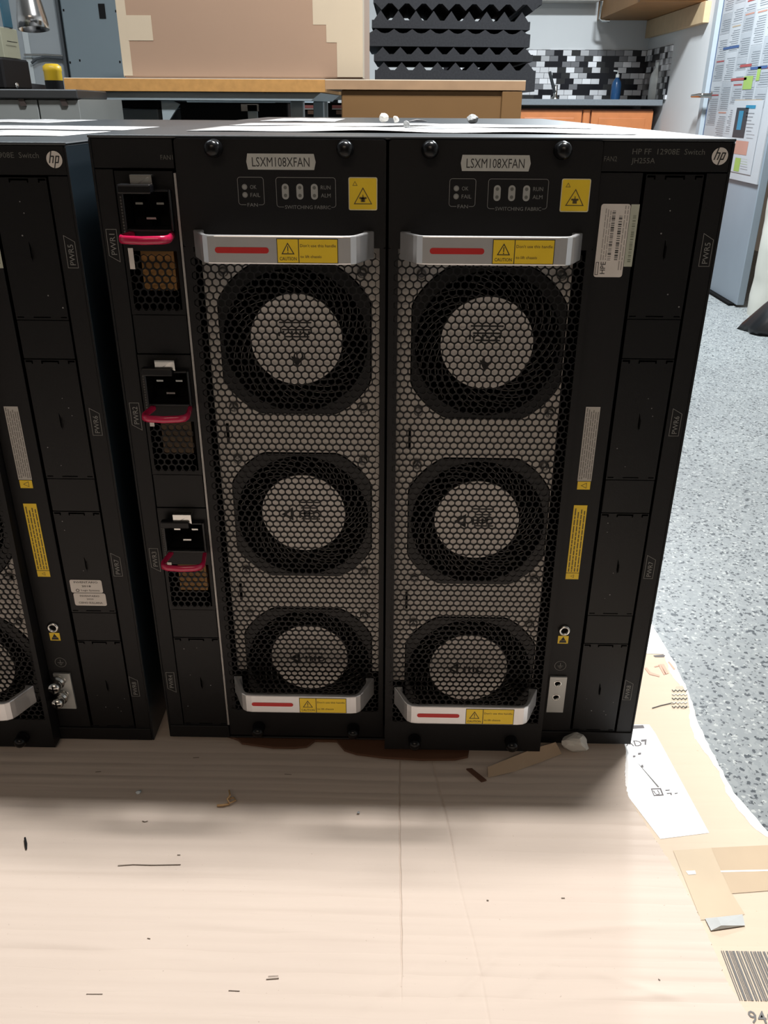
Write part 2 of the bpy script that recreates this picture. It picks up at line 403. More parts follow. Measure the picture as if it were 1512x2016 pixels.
# bottles and tap
CLR = mat('milky_plastic', (0.78, 0.80, 0.78), 0.3); BLUEL = mat('blue_soap', (0.02, 0.08, 0.20), 0.25)
def bottle(name, px, py0, py1, hw, Y, mats, label, cat, pump=False):
    b0 = AY(px, py1, Y); z0 = 0.5838; h = AY(px, py0, Y).z-z0
    t = thing(name, label, cat, (b0.x, Y, z0)); mb = MB()
    w = hw
    mb.lathe([(w*0.9, 0), (w, 0.006), (w, h*0.55), (w*0.86, h*0.70), (w*0.36, h*0.85), (w*0.33, h*0.88)], (0, 0, 0), mats[0], 20); mb.build('body', t)
    mb = MB(); mb.lathe([(w*0.38, h*0.87), (w*0.38, h*0.98), (w*0.3, h)], (0, 0, 0), mats[1], 16)
    if pump: mb.tube([(0, 0, h*0.95), (0, 0, h*1.12), (-w*0.9, 0, h*1.13)], 0.005, mats[1], 8)
    mb.build('pump' if pump else 'cap', t)
bottle('detergent_bottle', 1288, 122, 192, 0.045, 5.85, (CLR, CLR), 'tall milky white bottle on the counter in the tiled corner', 'bottle')
bottle('soap_dispenser', 1211, 146, 192, 0.033, 5.85, (BLUEL, CLR), 'small blue soap bottle with white pump on the counter', 'dispenser', True)
b0 = AY(1093, 186, 5.95); mb = MB()
mb.lathe([(0.03, 0), (0.03, 0.01), (0.014, 0.02), (0.014, 0.09)], (b0.x, 5.95, 0.5838), STEEL, 16)
mb.tube([(b0.x, 5.95, 0.62), (b0.x-0.03, 5.92, 0.68), (b0.x-0.062, 5.88, 0.75)], 0.011, mat('dark_tap', (0.10, 0.105, 0.11), 0.3, metal=0.6), 10)
tag(mb.build('kitchen_tap'), 'chrome kitchen tap with slanting spout in front of the mosaic tiles', 'tap')

# ------------------------------------------------------------------ bench, boxes, foam
PB = mat('particle_board', (0.42, 0.22, 0.065), 0.6, scale=70, var=0.25)
BST = mat('grey_steel_paint', (0.27, 0.33, 0.365), 0.45, scale=8, var=0.08)
YB = 1.60
a, b = AY(125, 156, YB), AY(640, 181, YB); ztop, zbot = 0.598, 0.571
t = thing('workbench', 'grey steel workbench with a thick yellow particle board top', 'workbench', ((a.x+b.x)/2, YB, FL))
hw = (b.x-a.x)/2; zt = ztop-FL; zb = zbot-FL
mb = MB(); mb.box(-hw, hw, 0, 0.72, zb, zt, PB); mb.box(-hw, hw, 0.002, 0.72, zt, zt+0.0012, mat('bench_laminate', (0.6, 0.55, 0.48), 0.4)); mb.build('board_top', t, bevel=0.002)
mb = MB(); mb.prism([(-hw+0.015, zb-0.001), (hw-0.012, zb-0.001), (hw-0.035, zb-0.018), (-hw+0.035, zb-0.018)], lambda p, d: (p[0], d, p[1]), 0.012, 0.70, BST); mb.build('frame', t)
for px in (184, 585):
    for yy in (0.05, 0.64):
        x = AY(px, 215, YB+0.05).x-(a.x+b.x)/2
        mb = MB(); mb.box(x-0.016, x+0.016, yy, yy+0.03, 0, zb-0.018, BST); mb.build('leg', t, bevel=0.002)
x1 = AY(315, 200, YB+0.02).x-(a.x+b.x)/2
mb = MB(); mb.pxz([(x1, zb-0.02), (x1+0.028, zb-0.02), (x1+0.044, zb-0.027), (x1+0.010, zb-0.07), (x1, zb-0.07)], 0.03, 0.04, BST); mb.build('bracket', t)
mb = MB(); mb.box(-hw+0.03, hw-0.03, 0.08, 0.66, 0.30, 0.33, BST); mb.build('shelf', t)
x2 = AY(498, 215, YB+0.1).x-(a.x+b.x)/2
mb = MB(); mb.box(x2-0.012, x2+0.012, 0.09, 0.10, 0.33, zb-0.028, mat('pale_steel', (0.36, 0.42, 0.44), 0.4)); mb.box(x2-0.028, x2+0.016, 0.09, 0.10, zb-0.042, zb-0.026, STEEL); mb.build('support_bar', t)
# dark case on the shelf, grey drawers
bx = (a.x+b.x)/2; DKC = mat('dark_case', (0.008, 0.008, 0.009), 0.6, spec=0.15)
xa, xb = AY(352, 210, YB+0.15).x, AY(566, 210, YB+0.15).x
mb = MB(); mb.box(xa, xb, YB+0.16, YB+0.5, FL+0.331, 0.548, DKC); mb.box(xa+0.02, xb-0.02, YB+0.155, YB+0.16, 0.0, 0.50, PITM)
tag(mb.build('equipment_case', bevel=0.004), 'black equipment case on the shelf under the workbench', 'case')
xa2, xb2 = AY(212, 215, YB+0.15).x, AY(308, 215, YB+0.15).x
mb = MB(); mb.box(xa2, xb2, YB+0.16, YB+0.5, FL+0.331, 0.532, mat('grey_crate', (0.22, 0.24, 0.25), 0.5)); mb.box(xa2, xb2, YB+0.165, YB+0.5, 0.533, 0.552, DKC)
tag(mb.build('storage_crate', bevel=0.002), 'grey storage crate with black lid under the left end of the workbench', 'crate')
# red and white carton beyond the bench
p0, p1 = AY(596, 205, 2.75), AY(676, 232, 2.75)
mb = MB(); mb.box(p0.x-0.1, p1.x+0.05, 2.75, 2.95, FL, 0.55, DKC)
for x0_, x1_ in ((598, 634), (654, 676)):
    u, w = AY(x0_, 207, 2.748), AY(x1_, 213, 2.748); mb.box(u.x, w.x, 2.742, 2.748, w.z, u.z, mat('faded_red', (0.42, 0.13, 0.12), 0.5))
    u, w = AY(x0_, 213.5, 2.748), AY(x1_, 215.5, 2.748); mb.box(u.x, w.x, 2.742, 2.748, w.z, u.z, WSTK)
    u, w = AY(x0_+8, 217, 2.748), AY(x1_, 225, 2.748); mb.box(u.x, w.x, 2.742, 2.748, w.z, u.z, mat('brown_patch', (0.16, 0.09, 0.06), 0.5))
tag(mb.build('striped_cabinet'), 'dark cabinet with red and white stripes seen through the gap beside the workbench', 'cabinet')

# plywood box
YS = 1.20
PLY = mat('plywood', (0.33, 0.21, 0.12), 0.6, scale=24, var=0.25); MDF = mat('ochre_board', (0.165, 0.088, 0.030), 0.55, scale=12, var=0.08)
c0 = AY(640, 157, YS); c1 = AY(1035, 164, YS); cx = (c0.x+c1.x)/2
t = thing('wooden_box', 'ochre wooden box with an overhanging pale plywood lid behind the switches', 'box', (cx, YS, FL))
h1 = 0.588-FL; mb = MB(); mb.box(c0.x-cx, c1.x-cx, 0, 0.34, h1-0.016, h1, PLY)
mb.box(c0.x-cx, c1.x-cx, 0, 0.34, h1, h1+0.0015, mat('pale_laminate', (0.75, 0.66, 0.52), 0.4)); mb.build('lid', t)
d0 = AY(672, 200, YS+0.004); d1 = AY(1026, 200, YS+0.004); d2 = AY(987, 200, YS+0.004)
mb = MB(); mb.box(d0.x-cx, d1.x-cx, 0.006, 0.33, 0, h1-0.0165, MDF); mb.build('body', t, bevel=0.002)
mb = MB(); mb.box(d2.x-cx, d1.x-cx+0.001, 0.001, 0.02, 0.02, h1-0.017, MDF); mb.build('corner_post', t, bevel=0.0015)

# big carton on the bench
CB = mat('kraft_board', (0.285, 0.185, 0.125), 0.75, scale=5, var=0.05, bump=0.1)
CBT = mat('pale_paper_tape', (0.43, 0.355, 0.26), 0.6, scale=10, var=0.05)
YC = YB+0.035; z0 = ztop+0.0015
k0 = AY(245, 153, YC); k1 = AY(714, 155, YC); cx = (k0.x+k1.x)/2; hw = (k1.x-k0.x)/2
t = thing('cardboard_box', 'large tan cardboard box with pale taped corners standing on the workbench', 'box', (cx, YC, z0))
mb = MB(); mb.box(-hw, hw, 0, 0.5, 0.001, 0.52, CB); mb.build('carton', t, bevel=0.004, seg=2)
def tp(px0, px1, py0, py1, i, side=0):
    u, w = AY(px0, py0, YC), AY(px1, py1, YC)
    mb = MB(); z1_ = 0.515 if py0 <= 0 else u.z-z0
    mb.box(-hw-0.0006 if side < 0 else u.x-cx, hw+0.0006 if px1 == 713 else w.x-cx, -0.0006-i*0.0003, 0.001, max(w.z-z0, 0.003), z1_, CBT)
    if side: mb.box(hw-0.001 if side > 0 else -hw-0.0007, hw+0.0007 if side > 0 else -hw+0.001, 0, 0.09, 0.003, 0.515, CBT)
    o = mb.build('paper_tape', t); return o
tp(236, 262, 0, 149, 0, -1); tp(247, 302, 30, 80, 1); tp(615, 713, 0, 49, 0, 1); tp(642, 713, 46, 84, 1); tp(663, 713, 80, 152, 2)

# foam stack
FOAM = mat('charcoal_foam', (0.052, 0.056, 0.064), 0.95, scale=160, var=0.25, bump=0.5, spec=0.1)
YF = 2.40; ft = thing('side_table', 'low steel table standing behind the wooden box under the foam stack', 'table', (0.05, YF, FL))
mb = MB(); mb.box(-0.35, 0.30, 0.02, 0.6, 0.96, 0.985, BST); mb.build('tabletop', ft)
for x in (-0.33, 0.26):
    for y in (0.04, 0.55): mb = MB(); mb.box(x, x+0.03, y, y+0.03, 0, 0.96, BST); mb.build('leg', ft)
GRP = 'charcoal egg crate foam panels in the stack'
def foam(px0, px1, zb_, zt_, teeth, up, label, dy=0, wav=False, depth=0.5, tilt=0):
    """sheet with a toothed face on one side"""
    x0_, x1_ = AY(px0, 100, YF+dy).x, AY(px1, 100, YF+dy).x; cx = (x0_+x1_)/2; w = x1_-x0_
    n = max(2, int(w/0.052)); pts = []
    base = [(-w/2, 0), (w/2, 0)]
    H = zt_-zb_; prof = []
    for i in range(n):
        xa_ = w/2-w*i/n; p_ = w/n
        if wav: seg = [(0, 0), (0.2, 0.15), (0.5, 1), (0.8, 0.15)]
        else: seg = [(0, 0.0), (0.12, 0.0), (0.5, 1), (0.88, 0.0)]
        for s_, hgt in seg: prof.append((xa_-p_*s_, H-teeth+teeth*hgt))
    prof.append((-w/2, H-teeth))
    if not up:
        prof = [(x, H-z) for x, z in prof]; pts = [(-w/2, H), (w/2, H)]+prof
    else: pts = base+prof
    mb = MB(); mb.pxz(pts, 0, depth, FOAM)
    o = mb.build('foam_panel', loc=(cx, YF+dy, zb_)); o.rotation_euler = (0, tilt, 0)
    tag(o, label, 'foam', GRP)
def FZ(py): return AY(900, py, YF).z
zA = 0.5855
foam(738, 1058, zA, FZ(123), 0.022, True, 'charcoal foam panel at the very bottom of the foam stack')
foam(736, 1050, FZ(121), FZ(93), 0.020, True, 'charcoal foam panel second from the bottom of the stack')
foam(722, 1042, FZ(92), FZ(58), 0.012, True, 'wavy sagging foam panel third from the bottom of the stack', wav=True, tilt=0.004)
foam(732, 1040, FZ(57), FZ(22), 0.026, True, 'foam panel with big teeth, fourth from the bottom of stack', tilt=0.008)
foam(735, 1060, FZ(24)+0.004, FZ(-6), 0.018, False, 'foam panel fifth from the bottom, overhanging to the right', tilt=0.006)
foam(735, 1062, FZ(-7), FZ(-40), 0.018, True, 'topmost foam panel of the charcoal stack, cut by the picture edge', tilt=0.006)

# grey cabinets at left back
GC = mat('blue_grey_cabinet', (0.185, 0.235, 0.265), 0.45, scale=5, var=0.05)
GC2 = mat('lighter_grey_cabinet', (0.31, 0.345, 0.37), 0.45, scale=5, var=0.08)
t = thing('steel_locker', 'tall blue grey steel locker behind the cardboard box', 'locker', (-1.29, 3.0, FL))
mb = MB(); mb.box(0, 0.9, 0, 0.5, 0, 1.9, GC); mb.build('body', t, bevel=0.003)
mb = MB(); mb.box(0.008, 0.892, -0.014, -0.001, 0.02, 1.88, GC); mb.build('door', t, bevel=0.002)
u = AY(201, 22, 2.985)
mb = MB(); mb.box(u.x+1.29-0.012, u.x+1.29+0.012, -0.017, -0.0142, u.z-FL-0.024, u.z-FL+0.024, DKC); mb.build('keyhole_plate', t)
for px, py in ((125, 20), (228, 22), (138, 123), (157, 119), (236, 122)):
    v = AY(px, py, 2.985); mb = MB(); mb.box(v.x+1.29-0.003, v.x+1.29+0.003, -0.0145, -0.0142, v.z-FL-0.004, v.z-FL+0.004, DKC); mb.build('screw_hole', t)
t = thing('steel_cupboard', 'lighter grey steel cupboard with curved handle bar left of the locker', 'cupboard', (-1.31, 3.02, FL))
mb = MB(); mb.box(-0.62, 0, 0, 0.5, 0, 1.9, GC2); mb.build('body', t, bevel=0.003)
def cz(px, py, Y=3.0): v = AY(px, py, Y); return (v.x+1.31, Y-3.02, v.z-FL)
mb = MB(); mb.box(0.003, 0.014, -0.022, -0.001, 0, 1.9, mat('dark_grey_gasket', (0.06, 0.07, 0.08), 0.5)); mb.build('gasket', t)
mb = MB(); mb.tube([cz(48, 108), cz(90, 108), cz(124, 110)], 0.004, STEEL, 8)
mb.tube([cz(62, 124), cz(72, 116), cz(90, 112), cz(124, 115)], 0.005, mat('dark_grey_gasket', (0.06, 0.07, 0.08), 0.5), 8); mb.build('handle_bar', t)
e0, e1 = cz(47, 110, 2.998), cz(58, 110, 2.998); mb = MB(); mb.box(e0[0], e1[0], -0.004, -0.001, 0.0, 1.9, mat('peeling_white', (0.50, 0.55, 0.57), 0.5)); mb.build('edge_strip', t)
# bollard
YE = mat('yellow_paint', (0.85, 0.55, 0.03), 0.4, scale=10, var=0.1)
v = AY(101, 125, 2.3); t = thing('bollard', 'yellow round topped bollard with black tape behind the dark desk', 'bollard', (v.x, 2.3, FL)); h = v.z-FL
mb = MB(); mb.lathe([(0.027, 0), (0.027, h-0.022), (0.0285, h-0.02), (0.0275, h-0.008), (0.018, h-0.001), (0.001, h)], (0, 0, 0), YE, 28); mb.build('post', t)
mb = MB(); mb.lathe([(0.0276, h-0.115), (0.0276, h-0.047)], (0, 0, 0), DKC, 28, cap=False); mb.build('black_tape', t)

# dark desk with grey drawers at left
YD = 1.25; a = AY(0, 174, YD); b = AY(140, 182, YD)
DTOP = mat('dark_desktop', (0.028, 0.03, 0.032), 0.45, scale=20, var=0.2); DGR = mat('grey_drawer_front', (0.20, 0.22, 0.22), 0.45, scale=8, var=0.15)
zt_ = 0.570; t = thing('desk', 'dark topped desk with grey drawer fronts at the left edge', 'desk', (b.x, YD, FL))
mb = MB(); mb.pxy([(-0.75, 0), (0.012, 0), (-0.03, 0.32), (-0.75, 0.32)], zt_-FL-0.017, zt_-FL, DTOP); mb.build('desktop', t, bevel=0.002)
xs = AY(77, 210, YD+0.012).x-b.x; xe = AY(158, 215, YD+0.012).x-b.x
mb = MB(); mb.box(-0.72, xe-0.003, 0.02, 0.31, 0, zt_-FL-0.0175, DGR); mb.build('carcass', t)
for x0_, x1_ in ((-0.40, xs-0.0015), (xs+0.0015, xe)):
    mb = MB(); mb.box(x0_, x1_, 0.008, 0.0195, 0.45, zt_-FL-0.019, DGR); mb.build('drawer', t, bevel=0.001)
for px in (40, 122):
    x = AY(px, 200, YD).x-b.x; zz = AY(px, 209, YD).z-FL
    mb = MB(); mb.prism([(x-0.006, zt_-FL-0.0175), (x+0.006, zt_-FL-0.0175), (x+0.009, zz), (x-0.002, zz)], lambda p, d: (p[0], d, p[1]), 0.004, 0.0075, mat('brown_strap', (0.045, 0.035, 0.032), 0.5)); mb.build('strap', t)
def boxpx(name, px0, px1, py0, py1, Y, dep, m, label, cat, z0=None, bevel=0.004, extra=None):
    a, b = AY(px0, py0, Y), AY(px1, py1, Y); zb_ = b.z if z0 is None else z0
    mb = MB(); mb.box(a.x, b.x, Y, Y+dep, zb_, a.z, m)
    if extra: extra(mb)
    return tag(mb.build(name, bevel=bevel), label, cat)
ob = boxpx('speaker_box', -60, 13, 112, 176, YD+0.06, 0.14, DKC, 'black box with a small light standing on the dark desk', 'box', z0=zt_+0.0005,
           extra=lambda mb: mb.lathe([(0.006, 0), (0.004, 0.003), (0.001, 0.004)], tuple(AX(33, 168, AY(13, 150, YD+0.06).x)), STEEL, 12, 0))
topz = AY(0, 112, YD+0.06).z
BEI = mat('olive_beige_plastic', (0.24, 0.25, 0.19), 0.5)
def devx(mb):
    xf = AY(9, 80, YD+0.09).x; u, w = AX(14, 80, xf), AX(34, 84, xf); mb.box(xf-0.001, xf+0.0006, u.y, w.y, u.z-0.0015, u.z, DKC)
boxpx('desk_phone', -30, 9, 52, 112, YD+0.09, 0.085, BEI, 'small beige device stacked on the black box', 'device', z0=topz+0.0005, extra=devx)
z2 = AY(5, 52, YD+0.09).z
boxpx('blue_folder', -8, 8, -30, 50, YD+0.11, 0.045, mat('teal_plastic', (0.006, 0.06, 0.10), 0.5), 'blue folder standing on the beige device', 'folder', z0=z2+0.0005)
# desk lamp
YL = 1.50; t = thing('desk_lamp', 'desk lamp with a shiny metal bell shade on the dark desk', 'lamp', (AY(44, 170, YL).x, YL, zt_))
ox = t.location
mb = MB(); mb.lathe([(0.05, 0.0005), (0.05, 0.012), (0.01, 0.016)], (0, 0, 0), DKC, 24); mb.build('base', t)
sh = AY(67, 60, YL)-ox; d_ = Vector((0.07, -0.12, -1)).normalized(); tipv = sh-d_*0.10
mb = MB(); mb.tube([(0, 0, 0.012), (-0.004, 0, 0.12), (-0.010, 0, 0.22), (-0.002, 0, 0.27), (0.02, 0, 0.285), tipv-d_*0.02, tipv], 0.003, DKC, 8); mb.build('pole', t)
prof = [(0.006, -0.015), (0.010, 0), (0.018, 0.015), (0.027, 0.045), (0.032, 0.075), (0.034, 0.098)]
vs = []; n = 28; ax = d_.cross(Vector((0, 1, 0))).normalized(); ay_ = d_.cross(ax)
allp = prof+[(r-0.0012, hh) for r, hh in reversed(prof)]
for r, hh in allp:
    for k in range(n):
        an = 2*math.pi*k/n; vs.append(tipv+d_*hh+ax*r*math.cos(an)+ay_*r*math.sin(an))
fs = [(i*n+k, i*n+(k+1) % n, (i+1)*n+(k+1) % n, (i+1)*n+k) for i in range(len(allp)-1) for k in range(n)]
mb = MB(); mb.add(vs, fs, mat('polished_metal', (0.55, 0.56, 0.57), 0.2, metal=1.0), True); mb.build('lamp_shade', t)
mb = MB(); mb.lathe([(0.001, -0.012), (0.014, -0.008), (0.018, 0.008), (0.01, 0.028), (0.006, 0.05)], tuple(tipv+d_*0.07), mat('unlit_bulb', (0.45, 0.43, 0.38), 0.3), 16); mb.build('bulb', t)

# wrapped column and black bag at right
COLM = mat('offwhite_wrap', (0.55, 0.54, 0.48), 0.5, scale=6, var=0.08)
mb = MB(); prof = []
rr = random.Random(5)
for i in range(40):
    z = i/39*1.75; w_ = 0.0
    if z < 0.42: w_ = 0.010*math.sin(z*70)*math.exp(-((z-0.18)/0.12)**2)
    prof.append((0.155+w_, z))
mb.lathe(prof, (1.915, 3.625, FL), COLM, 40)
o = mb.build('wrapped_roll'); tag(o, 'tall off-white plastic wrapped roll standing beside the grey door', 'roll')
o.modifiers.new('d', 'DISPLACE'); tx = bpy.data.textures.new('folds', 'CLOUDS'); tx.noise_scale = 0.12
o.modifiers['d'].texture = tx; o.modifiers['d'].strength = 0.02
t = thing('black_bag', 'black bag with yellow piece slumped on the floor at right edge', 'bag', (1.775, 3.30, FL))
mb = MB(); n = 24; prof = [(0.0, 0.0), (0.19, 0.0), (0.20, 0.03), (0.16, 0.12), (0.11, 0.20), (0.05, 0.26), (0.0, 0.27)]
vs = []; rr = random.Random(2)
for j, (r, h) in enumerate(prof):
    for k in range(n):
        an = 2*math.pi*k/n; q_ = r*(1+0.10*math.sin(3*an+j)+0.05*math.sin(7*an)); vs.append((q_*math.cos(an)*0.95+0.55*h, q_*math.sin(an)*0.65, h))
fs = [(i*n+k, i*n+(k+1) % n, (i+1)*n+(k+1) % n, (i+1)*n+k) for i in range(len(prof)-1) for k in range(n)]
mb.add(vs, fs, mat('black_bag_plastic', (0.006, 0.006, 0.007), 0.4), True); mb.build('bag_body', t)
mb = MB(); mb.lathe([(0.0, 0), (0.02, 0.0), (0.022, 0.05), (0.0, 0.055)], (0.08, -0.05, 0.235), YE, 14); mb.build('yellow_cap', t)

# ------------------------------------------------------------------ platform and cardboard
PALW = mat('dark_brown_board', (0.095, 0.042, 0.022), 0.6, scale=8, var=0.2)
t = thing('platform', 'low wooden platform carrying the cardboard and both switches', 'platform', (0, 0, FL))
mb = MB(); mb.box(-1.05, 0.285, -0.84, 0.98, 0.36, 0.3855, PALW); mb.build('deck', t)
for x in (-1.0, -0.4, 0.18):
    for y in (-0.78, 0.02, 0.82): mb = MB(); mb.box(x, x+0.09, y, y+0.09, 0, 0.36, PALW); mb.build('block', t)

def cardboard_mat(name, c1, c2, wscale, bumpd):
    m = bpy.data.materials.new(name); m.use_nodes = True; nt = m.node_tree; L = nt.links
    b = nt.nodes['Principled BSDF']; b.inputs['Roughness'].default_value = 0.8; b.inputs['Specular IOR Level'].default_value = 0.2
    tc = nt.nodes.new('ShaderNodeTexCoord'); n1 = nt.nodes.new('ShaderNodeTexNoise'); n1.inputs['Scale'].default_value = 7; n1.inputs['Detail'].default_value = 6
    mp = nt.nodes.new('ShaderNodeMapping'); mp.inputs['Scale'].default_value = (5, 60, 1)
    n2 = nt.nodes.new('ShaderNodeTexNoise'); n2.inputs['Scale'].default_value = 1.5; n2.inputs['Detail'].default_value = 3
    L.new(tc.outputs['Object'], n1.inputs['Vector']); L.new(tc.outputs['Object'], mp.inputs[0]); L.new(mp.outputs[0], n2.inputs['Vector'])
    a = nt.nodes.new('ShaderNodeMath'); a.operation = 'ADD'; L.new(n1.outputs['Fac'], a.inputs[0]); L.new(n2.outputs['Fac'], a.inputs[1])
    mr = nt.nodes.new('ShaderNodeMapRange'); mr.inputs[1].default_value = 0.5; mr.inputs[2].default_value = 1.5; L.new(a.outputs[0], mr.inputs[0])
    x = nt.nodes.new('ShaderNodeMix'); x.data_type = 'RGBA'; x.inputs[6].default_value = (*c1, 1); x.inputs[7].default_value = (*c2, 1)
    L.new(mr.outputs[0], x.inputs[0])
    n3 = nt.nodes.new('ShaderNodeTexNoise'); n3.inputs['Scale'].default_value = 400; L.new(tc.outputs['Object'], n3.inputs['Vector'])
    sp2 = nt.nodes.new('ShaderNodeMapRange'); sp2.inputs[1].default_value = 0.72; sp2.inputs[2].default_value = 0.80; sp2.inputs[4].default_value = 0.35; L.new(n3.outputs['Fac'], sp2.inputs[0])
    y = nt.nodes.new('ShaderNodeMix'); y.data_type = 'RGBA'; y.inputs[7].default_value = (0.15, 0.1, 0.06, 1); L.new(x.outputs[2], y.inputs[6]); L.new(sp2.outputs[0], y.inputs[0])
    L.new(y.outputs[2], b.inputs['Base Color'])
    bp = nt.nodes.new('ShaderNodeBump'); bp.inputs['Distance'].default_value = bumpd; bp.inputs['Strength'].default_value = 0.8
    wv = nt.nodes.new('ShaderNodeTexWave'); wv.bands_direction = 'Y'; wv.inputs['Scale'].default_value = 20; wv.inputs['Distortion'].default_value = 1.6
    wv.inputs['Detail'].default_value = 2; wv.inputs['Detail Scale'].default_value = 0.6; L.new(tc.outputs['Object'], wv.inputs['Vector'])
    pw = nt.nodes.new('ShaderNodeMath'); pw.operation = 'POWER'; pw.inputs[1].default_value = 0.35; L.new(wv.outputs['Fac'], pw.inputs[0])
    ad = nt.nodes.new('ShaderNodeMath'); ad.operation = 'MULTIPLY'; L.new(n2.outputs['Fac'], ad.inputs[0]); L.new(pw.outputs[0], ad.inputs[1])
    L.new(ad.outputs[0], bp.inputs['Height']); L.new(bp.outputs[0], b.inputs['Normal'])
    return m
CB1 = cardboard_mat('corrugated_sheet', (0.495, 0.413, 0.350), (0.535, 0.448, 0.380), 1, 0.0006)
CB2 = cardboard_mat('kraft_sheet', (0.50, 0.41, 0.315), (0.54, 0.44, 0.34), 1, 0.0002)
CBE = mat('white_torn_liner', (0.72, 0.70, 0.66), 0.7, scale=60, var=0.1)
ZC = -0.005; ZL = -0.0095
# lower sheet, ragged right edge
mb = MB(); rr = random.Random(11)
edge = [(0.288, 0.95), (0.292, 0.5), (0.299, 0.205), (0.3045, 0.15), (0.3045, 0.10), (0.302, 0.07), (0.299, 0.05), (0.298, 0.02), (0.299, -0.01), (0.3005, -0.05), (0.306, -0.066), (0.313, -0.094), (0.332, -0.12), (0.346, -0.15), (0.350, -0.3), (0.350, -0.46), (0.350, -0.86)]
ed = []
for i in range(len(edge)-1):
    (x0, y0), (x1, y1) = edge[i], edge[i+1]; k = max(1, int(abs(y1-y0)/0.006)) if -0.3 < y1 < 0.3 else 3
    for j in range(k): ed.append((x0+(x1-x0)*j/k+rr.uniform(-0.0007, 0.0007), y0+(y1-y0)*j/k))
ed.append(edge[-1])
mb.pxy([(-1.0, 0.95)]+[(-1.0, -0.86)]+list(reversed(ed)), ZL-0.0048, ZL, CB2)
low = mb.build('kraft_sheet'); tag(low, 'tan cardboard base sheet with printed labels showing along the right side', 'cardboard')
# its torn white rim
mb = MB(); n = len(ed)
for i in range(n-1):
    (x0, y0), (x1, y1) = ed[i], ed[i+1]
    wa = 0.0055+0.003*math.sin(y0*60)+rr.uniform(-0.0006, 0.0006) if True else 0
    wb = 0.0055+0.003*math.sin(y1*60)+rr.uniform(-0.0006, 0.0006)
    mb.add([(x0-wa, y0, ZL+0.0002), (x0+0.0012, y0, ZL+0.0001), (x0+0.003, y0, ZL-0.0048), (x1-wb, y1, ZL+0.0002), (x1+0.0012, y1, ZL+0.0001), (x1+0.003, y1, ZL-0.0048)], [(0, 1, 4, 3), (1, 2, 5, 4)], CBE)
mb.build('torn_rim', low)
def zp(mb, pts, z, m): mb.add([(p[0], p[1], z) for p in pts], [tuple(range(len(pts)))], m)
def px2(pts, z=ZL): return [(AZ(x, y, z).x, AZ(x, y, z).y) for x, y in pts]
UX, UYv = Vector((1, 0, 0)), Vector((0, 1, 0))
PRINT = mat('dark_print', (0.10, 0.09, 0.09), 0.7); FADE = mat('faded_red_print', (0.58, 0.30, 0.22), 0.7); WPAP = mat('white_label_paper', (0.80, 0.80, 0.79), 0.5, scale=30, var=0.03)
GPR = mat('grey_print', (0.11, 0.105, 0.10), 0.7)
mb = MB(); zp(mb, px2([(1225, 1427), (1278, 1427), (1290, 1444), (1396, 1640), (1300, 1652), (1230, 1560)]), ZL+0.0003, WPAP)
zz = ZL+0.0005
zp(mb, px2([(1240, 1429), (1266, 1428), (1269, 1434), (1240, 1436)]), zz, PRINT)
def gtext(mb, s, px, py, h, m, rot=0, w=None, z=zz, bold=True):
    o_ = AZ(px, py, z); ca, sa = math.cos(rot), math.sin(rot)
    mb.text(s, 0, 0, 0, h, m, w=w, bold=bold, org=o_, ux=Vector((ca, sa, 0)), uy=Vector((-sa, ca, 0)))
gtext(mb, 'AD', 1247, 1463, 0.008, PRINT)
mb2 = px2([(1262, 1457), (1273, 1456), (1272, 1467), (1269, 1467), (1269, 1460), (1262, 1461)]); zp(mb, mb2, zz, PRINT)
for q4 in ([(1256, 1483), (1262, 1482), (1262, 1486), (1256, 1487)], [(1246, 1488), (1251, 1488), (1251, 1491), (1246, 1492)], [(1262, 1507), (1266, 1506), (1267, 1512), (1262, 1511)]): zp(mb, px2(q4), zz, PRINT)
zp(mb, px2([(1253, 1500), (1259, 1506), (1298, 1550), (1295, 1551)]), zz, GPR)
ring = px2([(1281, 1553), (1301, 1552), (1307, 1567), (1287, 1568)]); inn = px2([(1284, 1555), (1299, 1554.5), (1303, 1564.5), (1288, 1566)])
mb.add([(p[0], p[1], zz) for p in ring+inn], [(i, (i+1) % 4, (i+1) % 4+4, i+4) for i in range(4)], PRINT)
gtext(mb, 'U', 1293, 1560, 0.0055, PRINT, rot=0.2)
for q4 in ([(1309, 1556), (1318, 1555), (1319, 1557), (1310, 1558)], [(1312, 1562), (1322, 1561), (1323, 1566), (1320, 1566), (1319, 1563), (1313, 1564)], [(1328, 1562), (1334, 1561), (1334, 1563), (1328, 1564)]): zp(mb, px2(q4), zz, PRINT)
mb.build('shipping_label', low)
mb = MB(); tz = ZL+0.0004
T1 = mat('brown_packing_tape', (0.42, 0.32, 0.215), 0.35, scale=30, var=0.08); T2 = mat('light_packing_tape', (0.46, 0.365, 0.255), 0.35, scale=30, var=0.08)
zp(mb, px2([(1325, 1675), (1400, 1670), (1440, 1758), (1466, 1800), (1460, 1803), (1380, 1812)]), tz, T2)
zp(mb, px2([(1400, 1670), (1545, 1663), (1570, 1750), (1440, 1760)]), tz+0.0001, T1)
zp(mb, px2([(1418, 1715), (1550, 1712), (1551, 1715), (1419, 1718)]), tz+0.0002, CBE)
zp(mb, px2([(1350, 1716), (1368, 1715), (1370, 1722), (1355, 1723)]), tz+0.0003, WPAP)
mb.build('packing_tape', low)
mb = MB()
base = [(1388, 1808), (1462, 1800), (1467, 1822), (1400, 1832)]; q4 = [AZ(x, y, ZL+0.0012) for x, y in base]
mid = [AZ(1412, 1806, ZL+0.004), AZ(1440, 1812, ZL+0.003), AZ(1420, 1822, ZL+0.004)]
GTP = mat('silver_grey_tape', (0.42, 0.43, 0.42), 0.3, scale=60, var=0.2)
